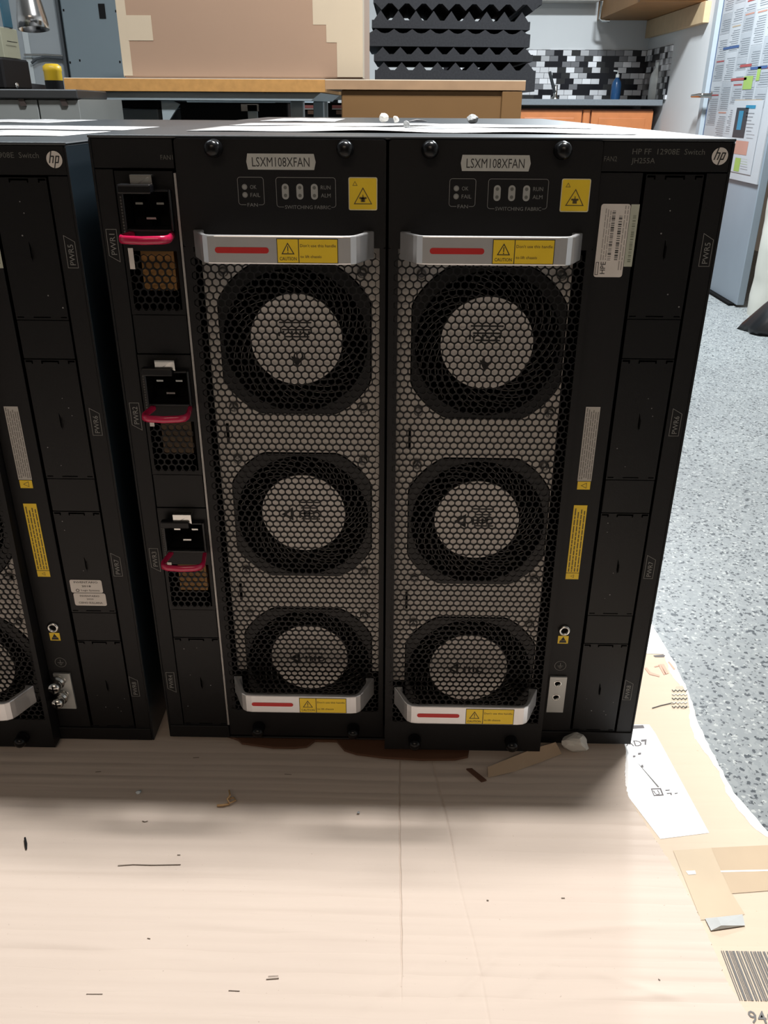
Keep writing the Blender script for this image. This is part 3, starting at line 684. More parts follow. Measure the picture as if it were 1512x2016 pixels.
mb.add([*q4, *mid], [(0, 4, 3), (4, 5, 1), (0, 1, 4), (4, 6, 5), (4, 6, 3), (6, 2, 3), (5, 1, 2), (5, 2, 6)], GTP); mb.build('torn_tape', low)
# barcode
mb = MB(); rr = random.Random(4); o_ = AZ(1420, 1873, zz); b_ = AZ(1470, 1970, zz)
x = o_.x; y1 = AZ(1450, 1872, zz).y; y0 = AZ(1480, 1970, zz).y
while x < o_.x+0.10:
    w = rr.choice([0.0006, 0.0006, 0.0012, 0.0018]); mb.add([(x, y0, zz), (x+w, y0, zz), (x+w, y1, zz), (x, y1, zz)], [(0, 1, 2, 3)], GPR); x += w+rr.choice([0.0005, 0.0008, 0.0012])
gtext(mb, '946', 1500, 2002, 0.0085, GPR, bold=True); mb.build('barcode_print', low)
# faded red marks and torn corrugation patch
mb = MB()
for q4 in ([(1269, 1316), (1278, 1328), (1298, 1333), (1299, 1330), (1281, 1324), (1273, 1314)], [(1300, 1308), (1307, 1308), (1317, 1326), (1310, 1328)], [(1296, 1310), (1300, 1308), (1311, 1327), (1307, 1329)], [(1314, 1303), (1318, 1303), (1330, 1318), (1326, 1319)], [(1288, 1312), (1297, 1310), (1298, 1312), (1289, 1314)]): zp(mb, px2(q4), zz, FADE)
zp(mb, px2([(1286, 1291), (1305, 1289), (1310, 1291), (1307, 1294), (1290, 1294)]), zz, PRINT)
zp(mb, px2([(1280, 1225), (1316, 1284), (1305, 1288), (1270, 1287)]), zz-0.0001, WPAP)
mb.build('marker_print', low)
mb = MB(); pat = px2([(1320, 1388), (1324, 1366), (1331, 1352), (1344, 1350), (1354, 1370), (1357, 1392), (1345, 1396), (1332, 1384)]); zp(mb, pat, zz, mat('torn_flute', (0.42, 0.37, 0.28), 0.8, scale=300, var=0.2))
for k in range(5):
    pts = []
    for j in range(9):
        v = AZ(1323+j*3.7, 1358+k*8+(3 if j % 2 else 0), zz+0.0006); pts.append(v)
    mb.tube(pts, 0.0005, CBE if k % 2 else GPR, 5)
v = [AZ(*p, zz+0.0003) for p in ((1284, 1394), (1300, 1389), (1322, 1384))]; mb.tube(v, 0.0005, GPR, 5)
mb.build('torn_patch', low)

# upper sheet: real shallow relief
rr = random.Random(21)
ee = [(0.2165, 0.95), (0.2165, 0.0), (0.208, -0.03), (0.205, -0.045), (0.2035, -0.062), (0.206, -0.075), (0.211, -0.095), (0.2145, -0.11), (0.222, -0.139), (0.2275, -0.18), (0.229, -0.206), (0.2305, -0.236), (0.238, -0.266), (0.262, -0.36), (0.28, -0.45), (0.29, -0.86)]
def xe(y):
    for (a, ya), (b, yb) in zip(ee, ee[1:]):
        if yb <= y <= ya: return a+(b-a)*((ya-y)/(ya-yb))
    return ee[-1][0]
ys = [0.95, 0.6, 0.3, 0.1, 0.03]+[0.0-i*0.00105 for i in range(285)]+[-0.31-i*0.01 for i in range(15)]+[-0.6, -0.85]
ph = [(rr.uniform(0.006, 0.02), rr.uniform(0, 6.28), rr.uniform(0.15, 1)) for _ in range(9)]
def hgt(x, y):
    h = 0
    for k, (wl, p, amp) in enumerate(ph):
        h += amp*math.sin(2*math.pi*(y+0.004*math.sin(x*(3+k)+p))/wl+p)
    h *= 0.00012*(0.7+0.3*math.sin(x*9+y*14))
    yw = y+0.0012*math.sin(x*7)+0.0006*math.sin(x*23+1)
    h -= 0.00022*(1-abs(math.sin(math.pi*yw/0.0078)))**3*(0.6+0.4*math.sin(yw*57+math.sin(x*5)*2))
    c1 = 0.001+0.0008*math.sin(y*21)+0.0002*math.sin(y*240); h -= 0.0013*math.exp(-((x-c1)/0.00055)**2)*(1 if y > -0.21 else max(0, 1+(y+0.21)/0.05))
    c2 = 0.032+max(0, (-0.025-y))*0.12+0.0008*math.sin(y*50); h -= 0.0010*math.exp(-((x-c2)/0.0009)**2)*(1 if y > -0.12 else max(0.4, 1+(y+0.12)/0.05))
    for (ax_, ay2, bx_, by_, am) in ((0.02, -0.27, 0.09, -0.20, 0.0011), (0.09, -0.20, 0.20, -0.19, 0.0012), (0.07, -0.255, 0.12, -0.215, 0.0010), (0.07, -0.255, 0.23, -0.243, 0.0010), (-0.20, -0.195, 0.0, -0.207, 0.0008), (-0.30, -0.213, -0.12, -0.228, 0.0006), (-0.04, -0.27, 0.02, -0.225, 0.0009), (0.13, -0.228, 0.21, -0.255, 0.0008)):
        dx, dy = bx_-ax_, by_-ay2; tt = max(0, min(1, ((x-ax_)*dx+(y-ay2)*dy)/(dx*dx+dy*dy)))
        dd = (x-ax_-tt*dx)**2+(y-ay2-tt*dy)**2; h += am*math.exp(-dd/0.000012)*math.sin(math.pi*min(1, max(0, tt))) if dd < 0.0002 else 0
    return h
def fr(a, b, st): return [a+st*i for i in range(int(round((b-a)/st)))]
xsl = fr(-0.38, -0.002, 0.0022)+fr(-0.0015, 0.0035, 0.0003)+fr(0.0038, 0.030, 0.002)+fr(0.031, 0.075, 0.0007)+fr(0.0755, 0.18, 0.0022)
NX = len(xsl)-1+12; vs = []
for j, y in enumerate(ys):
    xr = xe(y)+(rr.uniform(-0.0006, 0.0006) if y < 0.02 else 0)
    for i in range(NX+1):
        x = xsl[i] if i < len(xsl) else xsl[-1]+(xr-xsl[-1])*(i-len(xsl)+1)/12
        vs.append((x, y, ZC+(hgt(x, y) if y < 0.03 and y > -0.46 else 0)*(0 if y > -0.003 else min(1, -(y+0.003)/0.02))))
fs = [(j*(NX+1)+i, (j+1)*(NX+1)+i, (j+1)*(NX+1)+i+1, j*(NX+1)+i+1) for j in range(len(ys)-1) for i in range(NX)]
mb = MB(); mb.add(vs, fs, CB1, True)
m_ = len(ys); sk = [vs[j*(NX+1)+NX] for j in range(m_)]; sk += [(x, y, ZC-0.0042) for x, y, z in sk]
mb.add(sk, [(j, j+1, m_+j+1, m_+j) for j in range(m_-1)], CB1)
mb.box(-1.0, -0.38, ys[-1], 0.95, ZC-0.0042, ZC, CB1); mb.box(-0.38, 0.2, -0.8, 0.9, ZC-0.0042, ZC-0.0035, CB1)
up = mb.build('cardboard_sheet'); tag(up, 'large creased corrugated cardboard sheet in front of the two switches', 'cardboard')
# slits in the sheet
def streak(pts, w, m, z=ZC+0.0005):
    mb = MB()
    P_ = [AZ(x, y, z) for x, y in pts]
    for a, b in zip(P_, P_[1:]):
        d = (b-a); nrm = Vector((-d.y, d.x, 0)).normalized()*w/2
        mb.add([a-nrm, b-nrm, b+nrm, a+nrm], [(0, 1, 2, 3)], m)
    mb.build('slit', up)
SL = mat('slit_shadow', (0.10, 0.075, 0.055), 0.9)
streak([(232, 1704), (262, 1702), (300, 1703), (356, 1702)], 0.0007, SL); streak([(524, 1928), (549, 1926)], 0.0008, SL); streak([(528, 1922), (548, 1921)], 0.0004, SL)
streak([(450, 1950), (472, 1951)], 0.0005, SL); streak([(170, 1957), (202, 1957)], 0.0005, SL); streak([(280, 1616), (285, 1618), (291, 1616)], 0.0007, SL)
streak([(188, 1520), (199, 1519)], 0.0008, SL); streak([(380, 1492), (392, 1491)], 0.0008, SL); streak([(290, 1847), (296, 1848)], 0.0006, SL); streak([(958, 1772), (962, 1773)], 0.001, SL)
streak([(349, 1683), (355, 1683)], 0.0008, SL); streak([(560, 1524), (574, 1525)], 0.0006, SL); streak([(1105, 1768), (1112, 1768)], 0.0008, SL); streak([(1296, 1927), (1300, 1930)], 0.0006, SL)
# creases seen as separate little bits: brown board under the right switch
mb = MB()
wav = [(-0.205, 0.02), (-0.155, -0.001), (-0.150, -0.006), (-0.12, -0.011), (-0.10, -0.011), (-0.088, -0.009), (-0.081, -0.001), (-0.060, -0.001), (-0.052, -0.013), (-0.040, -0.018), (-0.015, -0.022), (0.02, -0.024), (0.052, -0.023), (0.064, -0.019), (0.068, 0.0), (0.19, 0.02), (0.19, 0.8), (-0.205, 0.8)]
mb.pxy(wav, ZC+0.0022, -0.0003, PALW)
tag(mb.build('brown_board'), 'dark brown board with a wavy edge under the right switch', 'board')

# ------------------------------------------------------------------ network switch
Hs = 0.527; Ds = 0.86
def xz(mb, pts, y, m): mb.add([(p[0], y, p[1]) for p in pts], [tuple(range(len(pts)))], m)
def triangle(mb, x, z, s, y, m, w):
    mb.ringxz([(x-s*0.58, z-s*0.5), (x+s*0.58, z-s*0.5), (x, z+s*0.5)], w, y, m)

# --- grille mesh (shared by every tray), local x from tray centre, z from tray top
TZ = 0.525
def tray_parts(x0, tilt, root, zlow=0.006, zl0=-0.0635, zl1=0.068):
    mb = MB(); y0 = -0.0022
    zt, zb = 0.0, zlow-TZ; g1, g0 = 0.454-TZ, 0.036-TZ
    vs, fs = plate(rrect(-0.0725, 0.0725, g1, zt, 0.002, 2), [], y0, y0+0.002, BLK); mb.add(vs, fs, BLK)
    vs, fs = plate(rect(-0.0725, 0.0725, zb, g0), [], y0, y0+0.002, BLK); mb.add(vs, fs, BLK)
    for a, b in ((-0.0725, -0.0655), (0.0682, 0.0725)): mb.box(a, b, y0, y0+0.002, g0, g1, BLK)
    # folded sides and inner cavity
    for a, b in ((-0.0725, -0.0713), (0.0713, 0.0725)): mb.box(a, b, y0+0.0019, 0.070, zb, zt-0.001, BLK)
    mb.box(-0.0713, 0.0713, 0.066, 0.070, zb, zt-0.001, PITM); mb.box(-0.0713, 0.0713, y0+0.002, 0.066, zb, zb+0.002, PITM); mb.box(-0.0713, 0.0713, y0+0.002, 0.066, zt-0.004, zt-0.002, PITM)
    tray = mb.build('fan_tray', root, loc=(x0, 0, TZ)); tray.rotation_euler = (tilt, 0, 0)
    T = tray
    mb = MB(); honey(mb, -0.0655, 0.0680, g0+0.003, g1-0.002, 0.0057, 0.00245, y0, 0.0014, BLK); mb.build('grille', T)
    fx = 0.0035; fz = [0.382-TZ, 0.232-TZ, 0.082-TZ]
    holes = [barrel(fx, z, 0.0585, 0.066) for z in fz]; lo = 0.072-TZ
    # zinc plate, its lower edge runs through the lowest fan
    h3 = [p for p in barrel(fx, fz[2], 0.0585, 0.066)]
    outer = [(-0.0635, lo), ]
    below = [p for p in h3 if p[1] <= lo]; xl = fx-0.0585
    arc = [p for p in h3 if p[1] > lo]
    arc.sort(key=lambda p: -math.atan2(p[1]-fz[2], p[0]-fx) if True else 0)
    # order arc left->right over the top
    arc.sort(key=lambda p: math.pi-math.atan2(p[1]-fz[2]+0.0001, p[0]-fx) if math.atan2(p[1]-fz[2]+0.0001, p[0]-fx) > -math.pi/2 else -1-0.0*p[0])
    outer = [(zl0, lo), (xl, lo)]+[p for p in arc]+[(fx+0.0585, lo), (zl1, lo), (zl1, g1+0.002), (zl0, g1+0.002)]
    cl = [outer[0]]
    for p in outer[1:]:
        if math.hypot(p[0]-cl[-1][0], p[1]-cl[-1][1]) > 0.0004: cl.append(p)
    vs, fs = plate(cl, holes[:2], 0.0125, 0.0135, ZINC); mb = MB(); mb.add(vs, fs, ZINC)
    for z in (0.307-TZ, 0.157-TZ): mb.box(-0.0555, -0.0535, 0.0105, 0.0125, z-0.008, z+0.008, PITM)
    mb.build('mounting_plate', T)
    for i, z in enumerate(fz):
        f = MB()
        vs, fs = plate(barrel(fx, z, 0.0575, 0.065), [circ(fx, z, 0.0555, 64)], 0.0115, 0.0165, PLAS); f.add(vs, fs, PLAS)
        f.lathe([(0.0555, 0.012), (0.0545, 0.045), (0.0545, 0.064)], (fx, 0, z), PLAS, 64, 1, cap=False)
        f.disc(fx, z, 0.055, 0.0645, PITM, 40)
        nv = 23
        for k in range(nv):
            a0 = 2*math.pi*k/nv+i*0.05; vs = []
            for s_ in range(8):
                t_ = s_/7; r = 0.0365+(0.0545-0.0365)*t_; an = a0+0.80*t_
                tx_, tz_ = math.cos(an), math.sin(an)
                for yy, off in ((0.020, 0.0), (0.032, 0.003)):
                    vs.append((fx+r*tx_-off*tz_, yy, z+r*tz_+off*tx_))
            fs = [(s_*2, s_*2+2, s_*2+3, s_*2+1) for s_ in range(7)]
            f.add(vs, fs, PLAS, True)
            vs = []
            for s_ in range(8):
                t_ = s_/7; r = 0.0365+(0.0545-0.0365)*t_; an = a0+0.80*t_; an2 = an+0.010
                vs += [(fx+r*math.cos(an), 0.0199, z+r*math.sin(an)), (fx+r*math.cos(an2), 0.0199, z+r*math.sin(an2))]
            f.add(vs, fs, VEDGE)
        f.build('fan', T)
        h = MB(); h.lathe([(0.0365, 0.03), (0.0365, 0.0188), (0.0355, 0.0182), (0.0001, 0.0182)], (fx, 0, z), PLAS, 64, 1)
        h.disc(fx, z, 0.0355, 0.0180, HUBM, 64); yy = 0.01785
        if i == 0:
            for s_ in range(3): h.box(fx-0.013+s_*0.002, fx+0.012-s_*0.001, yy-0.0001, yy, z+0.013-s_*0.0055, z+0.0142-s_*0.0055, INK)
            for s_ in range(9): h.box(fx-0.014+s_*0.0033, fx-0.0125+s_*0.0033, yy-0.0001, yy, z+0.003+(s_ % 3)*0.0012, z+0.006+(s_ % 2)*0.001, INK)
            h.disc(fx+0.001, z-0.013, 0.004, yy, INK, 20); h.disc(fx+0.001, z-0.0122, 0.0026, yy-0.0001, HUBM, 20)
            xz(h, [(fx-0.005, z-0.013), (fx-0.0005, z-0.022), (fx+0.005, z-0.013)], yy-0.00005, INK)
        else:
            h.ringxz([(fx-0.019, z-0.001), (fx-0.009, z-0.007), (fx-0.009, z+0.006)], 0.0022, yy, INK)
            for s_ in range(4): h.box(fx-0.004+(s_ % 2)*0.002, fx+0.014-(s_ % 3)*0.002, yy-0.0001, yy, z+0.010-s_*0.0052, z+0.0112-s_*0.0052, INK)
            for s_ in range(4): h.box(fx-0.004+s_*0.004, fx-0.0022+s_*0.004, yy-0.0001, yy, z-0.004, z+0.002, INK)
            h.disc(fx+0.011, z-0.001, 0.003, yy-0.0001, INK, 16); h.disc(fx+0.011, z-0.001, 0.0017, yy-0.0002, HUBM, 16)
        h.build('fan_hub', T)
        for sx_ in (-1, 1):
            for sz_ in (-1, 1):
                s1 = MB(); c = (fx+sx_*0.0515, 0.0125, z+sz_*0.0525)
                s1.lathe([(0.0038, 0), (0.0036, -0.0028), (0.002, -0.0042), (0.0016, -0.0030), (0.0005, -0.0030)], c, SCR, 14, 1); s1.build('screw', T)
    # handles
    for zc in (0.4565-TZ, 0.066-TZ):
        hb = MB(); pts = [(-0.0645, -0.0024), (-0.0612, -0.0090), (-0.0578, -0.0170), (-0.0552, -0.0232), (-0.0528, -0.0272), (-0.0490, -0.0298), (-0.0440, -0.0305)]
        pts = pts+[(0.0, -0.0305)]+[(-a, b) for a, b in reversed(pts)]
        th = 0.0036; inner = []
        for j, p in enumerate(pts):
            a = Vector(pts[max(0, j-1)]); b = Vector(pts[min(len(pts)-1, j+1)]); d = (b-a).normalized(); inner.append((p[0]-d.y*th, p[1]+d.x*th))
        inner[0] = (pts[0][0]+0.008, -0.0023); inner[-1] = (pts[-1][0]-0.008, -0.0023)
        poly = pts+list(reversed(inner)); n_ = len(pts); vs = []
        for zz_ in (zc-0.0095, zc+0.0095): vs += [(p[0], p[1], zz_) for p in poly]
        N2 = len(poly); fs = []
        for j in range(N2):
            j2 = (j+1) % N2; fs.append((j, j2, j2+N2, j+N2))
        for j in range(n_-1):
            q1 = (j, j+1, N2-2-j, N2-1-j); fs.append(q1); fs.append(tuple(v_+N2 for v_ in q1))
        hb.add(vs, fs, ALU); hd = hb.build('handle', T, bevel=0.0009, seg=2)
        st = MB(); yf = -0.03065
        xz(st, rrect(-0.044, -0.007, zc-0.0022, zc+0.0018, 0.0019, 4), yf, REDI); st.build('red_slot', T)
        cs = MB(); xz(cs, rect(-0.0015, 0.0405, zc-0.0086, zc+0.0078), yf, INK); xz(cs, rect(-0.0010, 0.0132, zc-0.0081, zc+0.0073), yf-0.0001, YEL); xz(cs, rect(0.0138, 0.0400, zc-0.0081, zc+0.0073), yf-0.0001, YEL)
        yt = yf-0.0002
        triangle(cs, 0.0061, zc+0.0013, 0.0078, yt, INK, 0.0006); cs.box(0.0058, 0.0064, yt, yt+0.00005, zc-0.0005, zc+0.0028, INK); cs.disc(0.0061, zc-0.0014, 0.0004, yt, INK, 8)
        cs.text('CAUTION', 0.0061, zc-0.0055, yt, 0.0022, INK, w=0.0118, bold=True)
        cs.text("Don't use this handle", 0.0268, zc+0.0032, yt, 0.0019, INKB, w=0.0245, bold=True); cs.text('to lift chassis', 0.0218, zc-0.0040, yt, 0.0019, INKB, w=0.0145, bold=True)
        cs.build('caution_sticker', T)
    yp = y0-0.0004
    nm = MB(); z = 0.5107-TZ
    nm.pxz([(-0.0225, z-0.005), (-0.0235, z), (-0.0225, z+0.0052), (0.0230, z+0.0052), (0.0242, z), (0.0230, z-0.005)], yp, y0, PLATE)
    nm.text('LSXM108XFAN', 0.0002, z, yp-0.0001, 0.0060, INK, w=0.0395); nm.build('name_plate', T)
    ip = MB(); y_ = y0-0.00015
    def frame(xa, xb, za, zb_, gap):
        pts = rrect(xa, xb, za, zb_, 0.0018, 3); w = 0.00035
        segs = [((xa+0.0018, zb_), (xb-0.0018, zb_)), ((xa, za+0.0018), (xa, zb_-0.0018)), ((xb, za+0.0018), (xb, zb_-0.0018)), ((xa+0.0018, za), (gap[0], za)), ((gap[1], za), (xb-0.0018, za))]
        for (a, b), (c, d) in segs: ip.box(min(a, c)-w/2, max(a, c)+w/2, y_-0.00005, y_, min(b, d)-w/2, max(b, d)+w/2, INKL)
        for cx_, cz_, a0 in ((xb-0.0018, zb_-0.0018, 0), (xa+0.0018, zb_-0.0018, 90), (xa+0.0018, za+0.0018, 180), (xb-0.0018, za+0.0018, 270)):
            o1 = [(cx_+(0.0018+w/2)*math.cos(math.radians(a0+k*22.5)), cz_+(0.0018+w/2)*math.sin(math.radians(a0+k*22.5))) for k in range(5)]
            i1 = [(cx_+(0.0018-w/2)*math.cos(math.radians(a0+k*22.5)), cz_+(0.0018-w/2)*math.sin(math.radians(a0+k*22.5))) for k in range(5)]
            ip.add([(p[0], y_, p[1]) for p in o1+i1], [(k, k+1, k+6, k+5) for k in range(4)], INKL)
    frame(-0.0305, -0.0125, 0.4828-TZ, 0.5008-TZ, (-0.0255, -0.0165)); ip.text('FAN', -0.0209, 0.4828-TZ, y_, 0.0024, INKL, w=0.0072)
    for zz_, s_ in ((0.4945, 'OK'), (0.4893, 'FAIL')):
        ip.disc(-0.0258, zz_-TZ, 0.0019, y_, INKL, 16); ip.disc(-0.0258, zz_-TZ, 0.0012, y_-0.0001, LEDM, 12); ip.text(s_, -0.0220, zz_-TZ, y_, 0.0026, INKL, w=0.0045 if s_ == 'OK' else 0.0068, anchor='l')
    frame(-0.0038, 0.0375, 0.4815-TZ, 0.5008-TZ, (0.0010, 0.0345)); ip.text('SWITCHING FABRIC', 0.0178, 0.4815-TZ, y_, 0.0024, INKL, w=0.0320)
    for xx in (0.0025, 0.0126, 0.0227):
        xz(ip, rrect(xx-0.0024, xx+0.0024, 0.4865-TZ, 0.4968-TZ, 0.0023, 4), y_, mat('indicator_surround', (0.33, 0.33, 0.31), 0.5))
        for zz_ in (0.4943, 0.4891): ip.disc(xx, zz_-TZ, 0.0012, y_-0.0001, LEDD, 12)
    ip.text('RUN', 0.0272, 0.4945-TZ, y_, 0.0026, INKL, w=0.0068, anchor='l'); ip.text('ALM', 0.0272, 0.4893-TZ, y_, 0.0026, INKL, w=0.0068, anchor='l')
    ip.build('indicator_panel', T)
    ws = MB(); zc = 0.4905-TZ; xc = 0.0565
    xz(ws, rrect(xc-0.0100, xc+0.0100, zc-0.0108, zc+0.0108, 0.0012, 3), y0-0.0002, YELB); xz(ws, rrect(xc-0.0094, xc+0.0094, zc-0.0102, zc+0.0102, 0.001, 3), y0-0.0003, YEL)
    triangle(ws, xc, zc-0.0012, 0.0112, y0-0.0004, INKB, 0.0006); triangle(ws, xc-0.0055, zc+0.0068, 0.003, y0-0.0004, INKB, 0.0003)
    ws.disc(xc, zc-0.003, 0.0011, y0-0.0004, INKB, 10)
    for dx, dz in ((-0.0022, 0.0006), (0.0022, 0.0006), (0, 0.0022), (-0.0012, -0.002), (0.0012, -0.002)): ws.box(min(xc, xc+dx)-0.0003, max(xc, xc+dx)+0.0003, y0-0.00045, y0-0.0004, min(zc-0.003, zc-0.003+dz)-0.0003, max(zc-0.003, zc-0.003+dz)+0.0003, INKB)
    ws.build('warning_sticker', T)
    for xx in (-0.0447, 0.0447):
        for zz_ in (0.5190-TZ, 0.0165-TZ):
            k = MB(); k.lathe([(0.0060, 0), (0.0060, -0.0025), (0.0054, -0.0035), (0.0056, -0.0045), (0.0056, -0.0085), (0.0046, -0.0110), (0.0024, -0.0122), (0.0002, -0.0125)], (xx, y0, zz_), RUB, 24, 1); k.build('thumb_screw', T)
    return T
VEDGE = mat('vane_edge_glint', (0.50, 0.47, 0.44), 0.3); SCR = mat('dull_screw', (0.30, 0.29, 0.28), 0.3, metal=1.0)  # pale strip colour paints the highlight along each dark vane's front edge
LEDD = mat('indicator_dark_dot', (0.12, 0.12, 0.11), 0.4)

def marking(s, xc, zc, right, root):
    """slanted outline with sideways lettering printed on the frame"""
    mb = MB(); y = -0.0003; a, b = xc-0.0039, xc+0.0039; zt, zb = zc+0.0115, zc-0.0115
    pts = [(a, zt), (b, zt-0.0045), (b, zb), (a, zb)] if right else [(a, zt), (b, zt), (b, zb), (a, zb+0.0045)]
    mb.ringxz(pts, 0.00035, y, INKL)
    mb.text(s, xc+0.0001, zc-(0.0022 if right else -0.0010), y, 0.0040, INKL, w=0.0145, rot=math.pi/2); mb.build('slot_marking', root)

SPK = mat('pale_speck', (0.22, 0.22, 0.22), 0.8)
def blank(xa, xb, zt, root, notch_top=True):
    zb = zt-0.100; w = xb-xa; y0 = 0.0006; hs = []
    def slot(f0, f1, z1, hgt, ticks):
        xs_ = [(xa+w*f0, z1), (xa+w*f1, z1)]; pts = [(xa+w*f0, z1), (xa+w*f1, z1)]; k = 0.0011; d = 0.0013
        if 'r' in ticks: pts += [(xa+w*f1, z1-hgt-d), (xa+w*f1-k, z1-hgt-d), (xa+w*f1-k, z1-hgt)]
        else: pts += [(xa+w*f1, z1-hgt)]
        if 'l' in ticks: pts += [(xa+w*f0+k, z1-hgt), (xa+w*f0+k, z1-hgt-d), (xa+w*f0, z1-hgt-d)]
        else: pts += [(xa+w*f0, z1-hgt)]
        hs.append(pts)
    for f0, f1, tk in ((0.03, 0.17, 'r'), (0.33, 0.67, 'lr'), (0.84, 0.97, 'l')):
        slot(f0, f1, zt-0.0009, 0.0014, tk); slot(f0+0.01, f1-0.01, zb+0.0026, 0.0009, '')
    hs.append([(xa+w*0.49, zt-0.054), (xa+w*0.515, zt-0.058), (xa+w*0.515, zt-0.046), (xa+w*0.49, zt-0.043)])
    vs, fs = plate(rect(xa+0.0005, xb-0.0005, zb+0.0003, zt-0.0003), hs, y0, y0+0.0012, BLK2)
    mb = MB(); mb.add(vs, fs, BLK2)
    mb.add([(xa+w*0.515, y0-0.0002, zt-0.056), (xa+w*0.525, y0-0.0016, zt-0.056), (xa+w*0.525, y0-0.0016, zt-0.048), (xa+w*0.515, y0-0.0002, zt-0.047)], [(0, 1, 2, 3)], BLK2)
    rs = random.Random(int(zt*1000)+int(xa*1000))
    for k in range(5):
        px_, pz_ = rs.uniform(xa+0.003, xb-0.003), rs.uniform(zb+0.008, zt-0.008); mb.disc(px_, pz_, rs.uniform(0.0003, 0.0006), y0-0.0001, SPK, 8)
    mb.build('blank_cover', root)
def spacer(xa, xb, zt, root, dz=0.0295):
    mb = MB(); mb.box(xa+0.0005, xb-0.0005, 0.0004, 0.0016, zt-0.1-dz, zt-0.1002, BLK2); mb.build('spacer_panel', root, bevel=0.0003)

HOOD = mat('hood_plastic', (0.004, 0.004, 0.005), 0.35, spec=0.3)
def psu(xa, xb, zt, idx, root):
    w = xb-xa; y0 = 0.0002; sx0, sx1, sz1, sz0 = xa+0.006, xb-0.004, zt-0.0135, zt-0.0385
    mb = MB(); zb = zt-0.100; gz1 = zt-0.054
    vs, fs = plate(rect(xa+0.0005, xb-0.0005, gz1, zt-0.0004), [rect(sx0, sx1, sz0, sz1)], y0, y0+0.0012, BLK2); mb.add(vs, fs, BLK2)
    mb.box(xa+0.0005, xa+0.003, y0, y0+0.0012, zb, gz1, BLK2); mb.box(xb-0.003, xb-0.0005, y0, y0+0.0012, zb, gz1, BLK2); mb.box(xa+0.003, xb-0.003, y0, y0+0.0012, zb+0.0003, zb+0.004, BLK2)
    mb.box(xa, xb, 0.040, 0.042, zb, zt, PITM); mb.box(xa+0.0005, xa+0.0012, y0+0.001, 0.04, zb, zt, PITM); mb.box(xb-0.0012, xb-0.0005, y0+0.001, 0.04, zb, zt, PITM)
    for k in range(14): mb.box(xa+0.0022, xa+0.0034, y0-0.00012, y0, zt-0.017-k*0.0021, zt-0.0183-k*0.0021, mat('faint_grey_print', (0.085, 0.08, 0.075), 0.7))
    P_ = mb.build('power_supply', root)
    g = MB(); honey(g, xa+0.0058, xb-0.0050, zb+0.0062, gz1-0.002, 0.0057, 0.00235, y0, 0.0012, BLK2); g.build('grille', P_)
    g = MB(); g.box(xa+0.0105, xb-0.007, 0.006, 0.035, zt-0.083, zt-0.055, AMB if idx != 1 else mat('dark_amber', (0.10, 0.06, 0.025), 0.5)); g.build('transformer', P_)
    # socket
    s = MB(); s.box(sx0-0.0015, sx0, -0.004, 0.018, sz0-0.0015, sz1+0.0015, PLAS); s.box(sx1, sx1+0.0015, -0.004, 0.018, sz0-0.0015, sz1+0.0015, PLAS)
    s.box(sx0, sx1, -0.004, 0.018, sz1, sz1+0.0015, PLAS); s.box(sx0, sx1, -0.004, 0.018, sz0-0.0015, sz0, PLAS); s.box(sx0, sx1, 0.016, 0.018, sz0, sz1, PITM)
    cx_ = (sx0+sx1)/2; cz_ = (sz0+sz1)/2
    s.build('power_socket', P_, bevel=0.0004)
    s = MB()
    for dx, dz, hx in ((-0.0075, 0.004, 0.0026), (0.0075, 0.004, 0.0026), (0.0, -0.006, 0.0034)): s.box(cx_+dx-hx, cx_+dx+hx, 0.004, 0.016, cz_+dz-0.0007, cz_+dz+0.0007, STEEL)
    s.build('socket_pins', P_)
    s = MB(); hd_ = 0.012 if idx == 0 else 0.0085
    s.box(sx0-0.001, sx0+0.0225, -0.002-hd_, -0.0042, sz1-0.0008, sz1+0.0055, HOOD); s.build('socket_hood', P_, bevel=0.0012, seg=2)
    s = MB(); lx = xa+0.0135 if idx == 0 else xa+0.0155
    s.box(lx, lx+0.0150, -0.0085, y0, zt-0.0035, zt-0.0023, STEEL)
    s.add([(lx, -0.0085, zt-0.0023), (lx+0.015, -0.0085, zt-0.0023), (lx+0.015, -0.0080, zt-0.0105), (lx+0.0105, -0.0080, zt-0.0085), (lx+0.0045, -0.0080, zt-0.0085), (lx, -0.0080, zt-0.0105)], [(0, 1, 2, 3, 4, 5)], STEEL)
    s.build('latch', P_)
    # crimson pull handle
    hz = zt-0.0428; pth = []
    x0_, x1_ = xa+0.0062, xb-0.0030
    raw = [(x0_+0.002, y0), (x0_+0.0005, -0.010), (x0_-0.0005, -0.019), (x0_+0.001, -0.0235), (x0_+0.005, -0.0255)]
    path = [(a, b, hz) for a, b in raw]+[((x0_+x1_)/2, -0.0262, hz-0.0003)]+[(x1_-(a-x0_)+0.0, b, hz) for a, b in reversed(raw)]
    h = MB(); h.tube(path, 0.0029, PINK, 12, sx=0.62); h.build('pull_handle', P_)
    l = MB(); zl = 0.015 if idx == 0 else 0.0065
    xz(l, rect(xa+0.0035, xa+0.0072, hz-0.009-zl, hz-0.0092), y0-0.0004, WSTK); l.build('serial_label', P_)

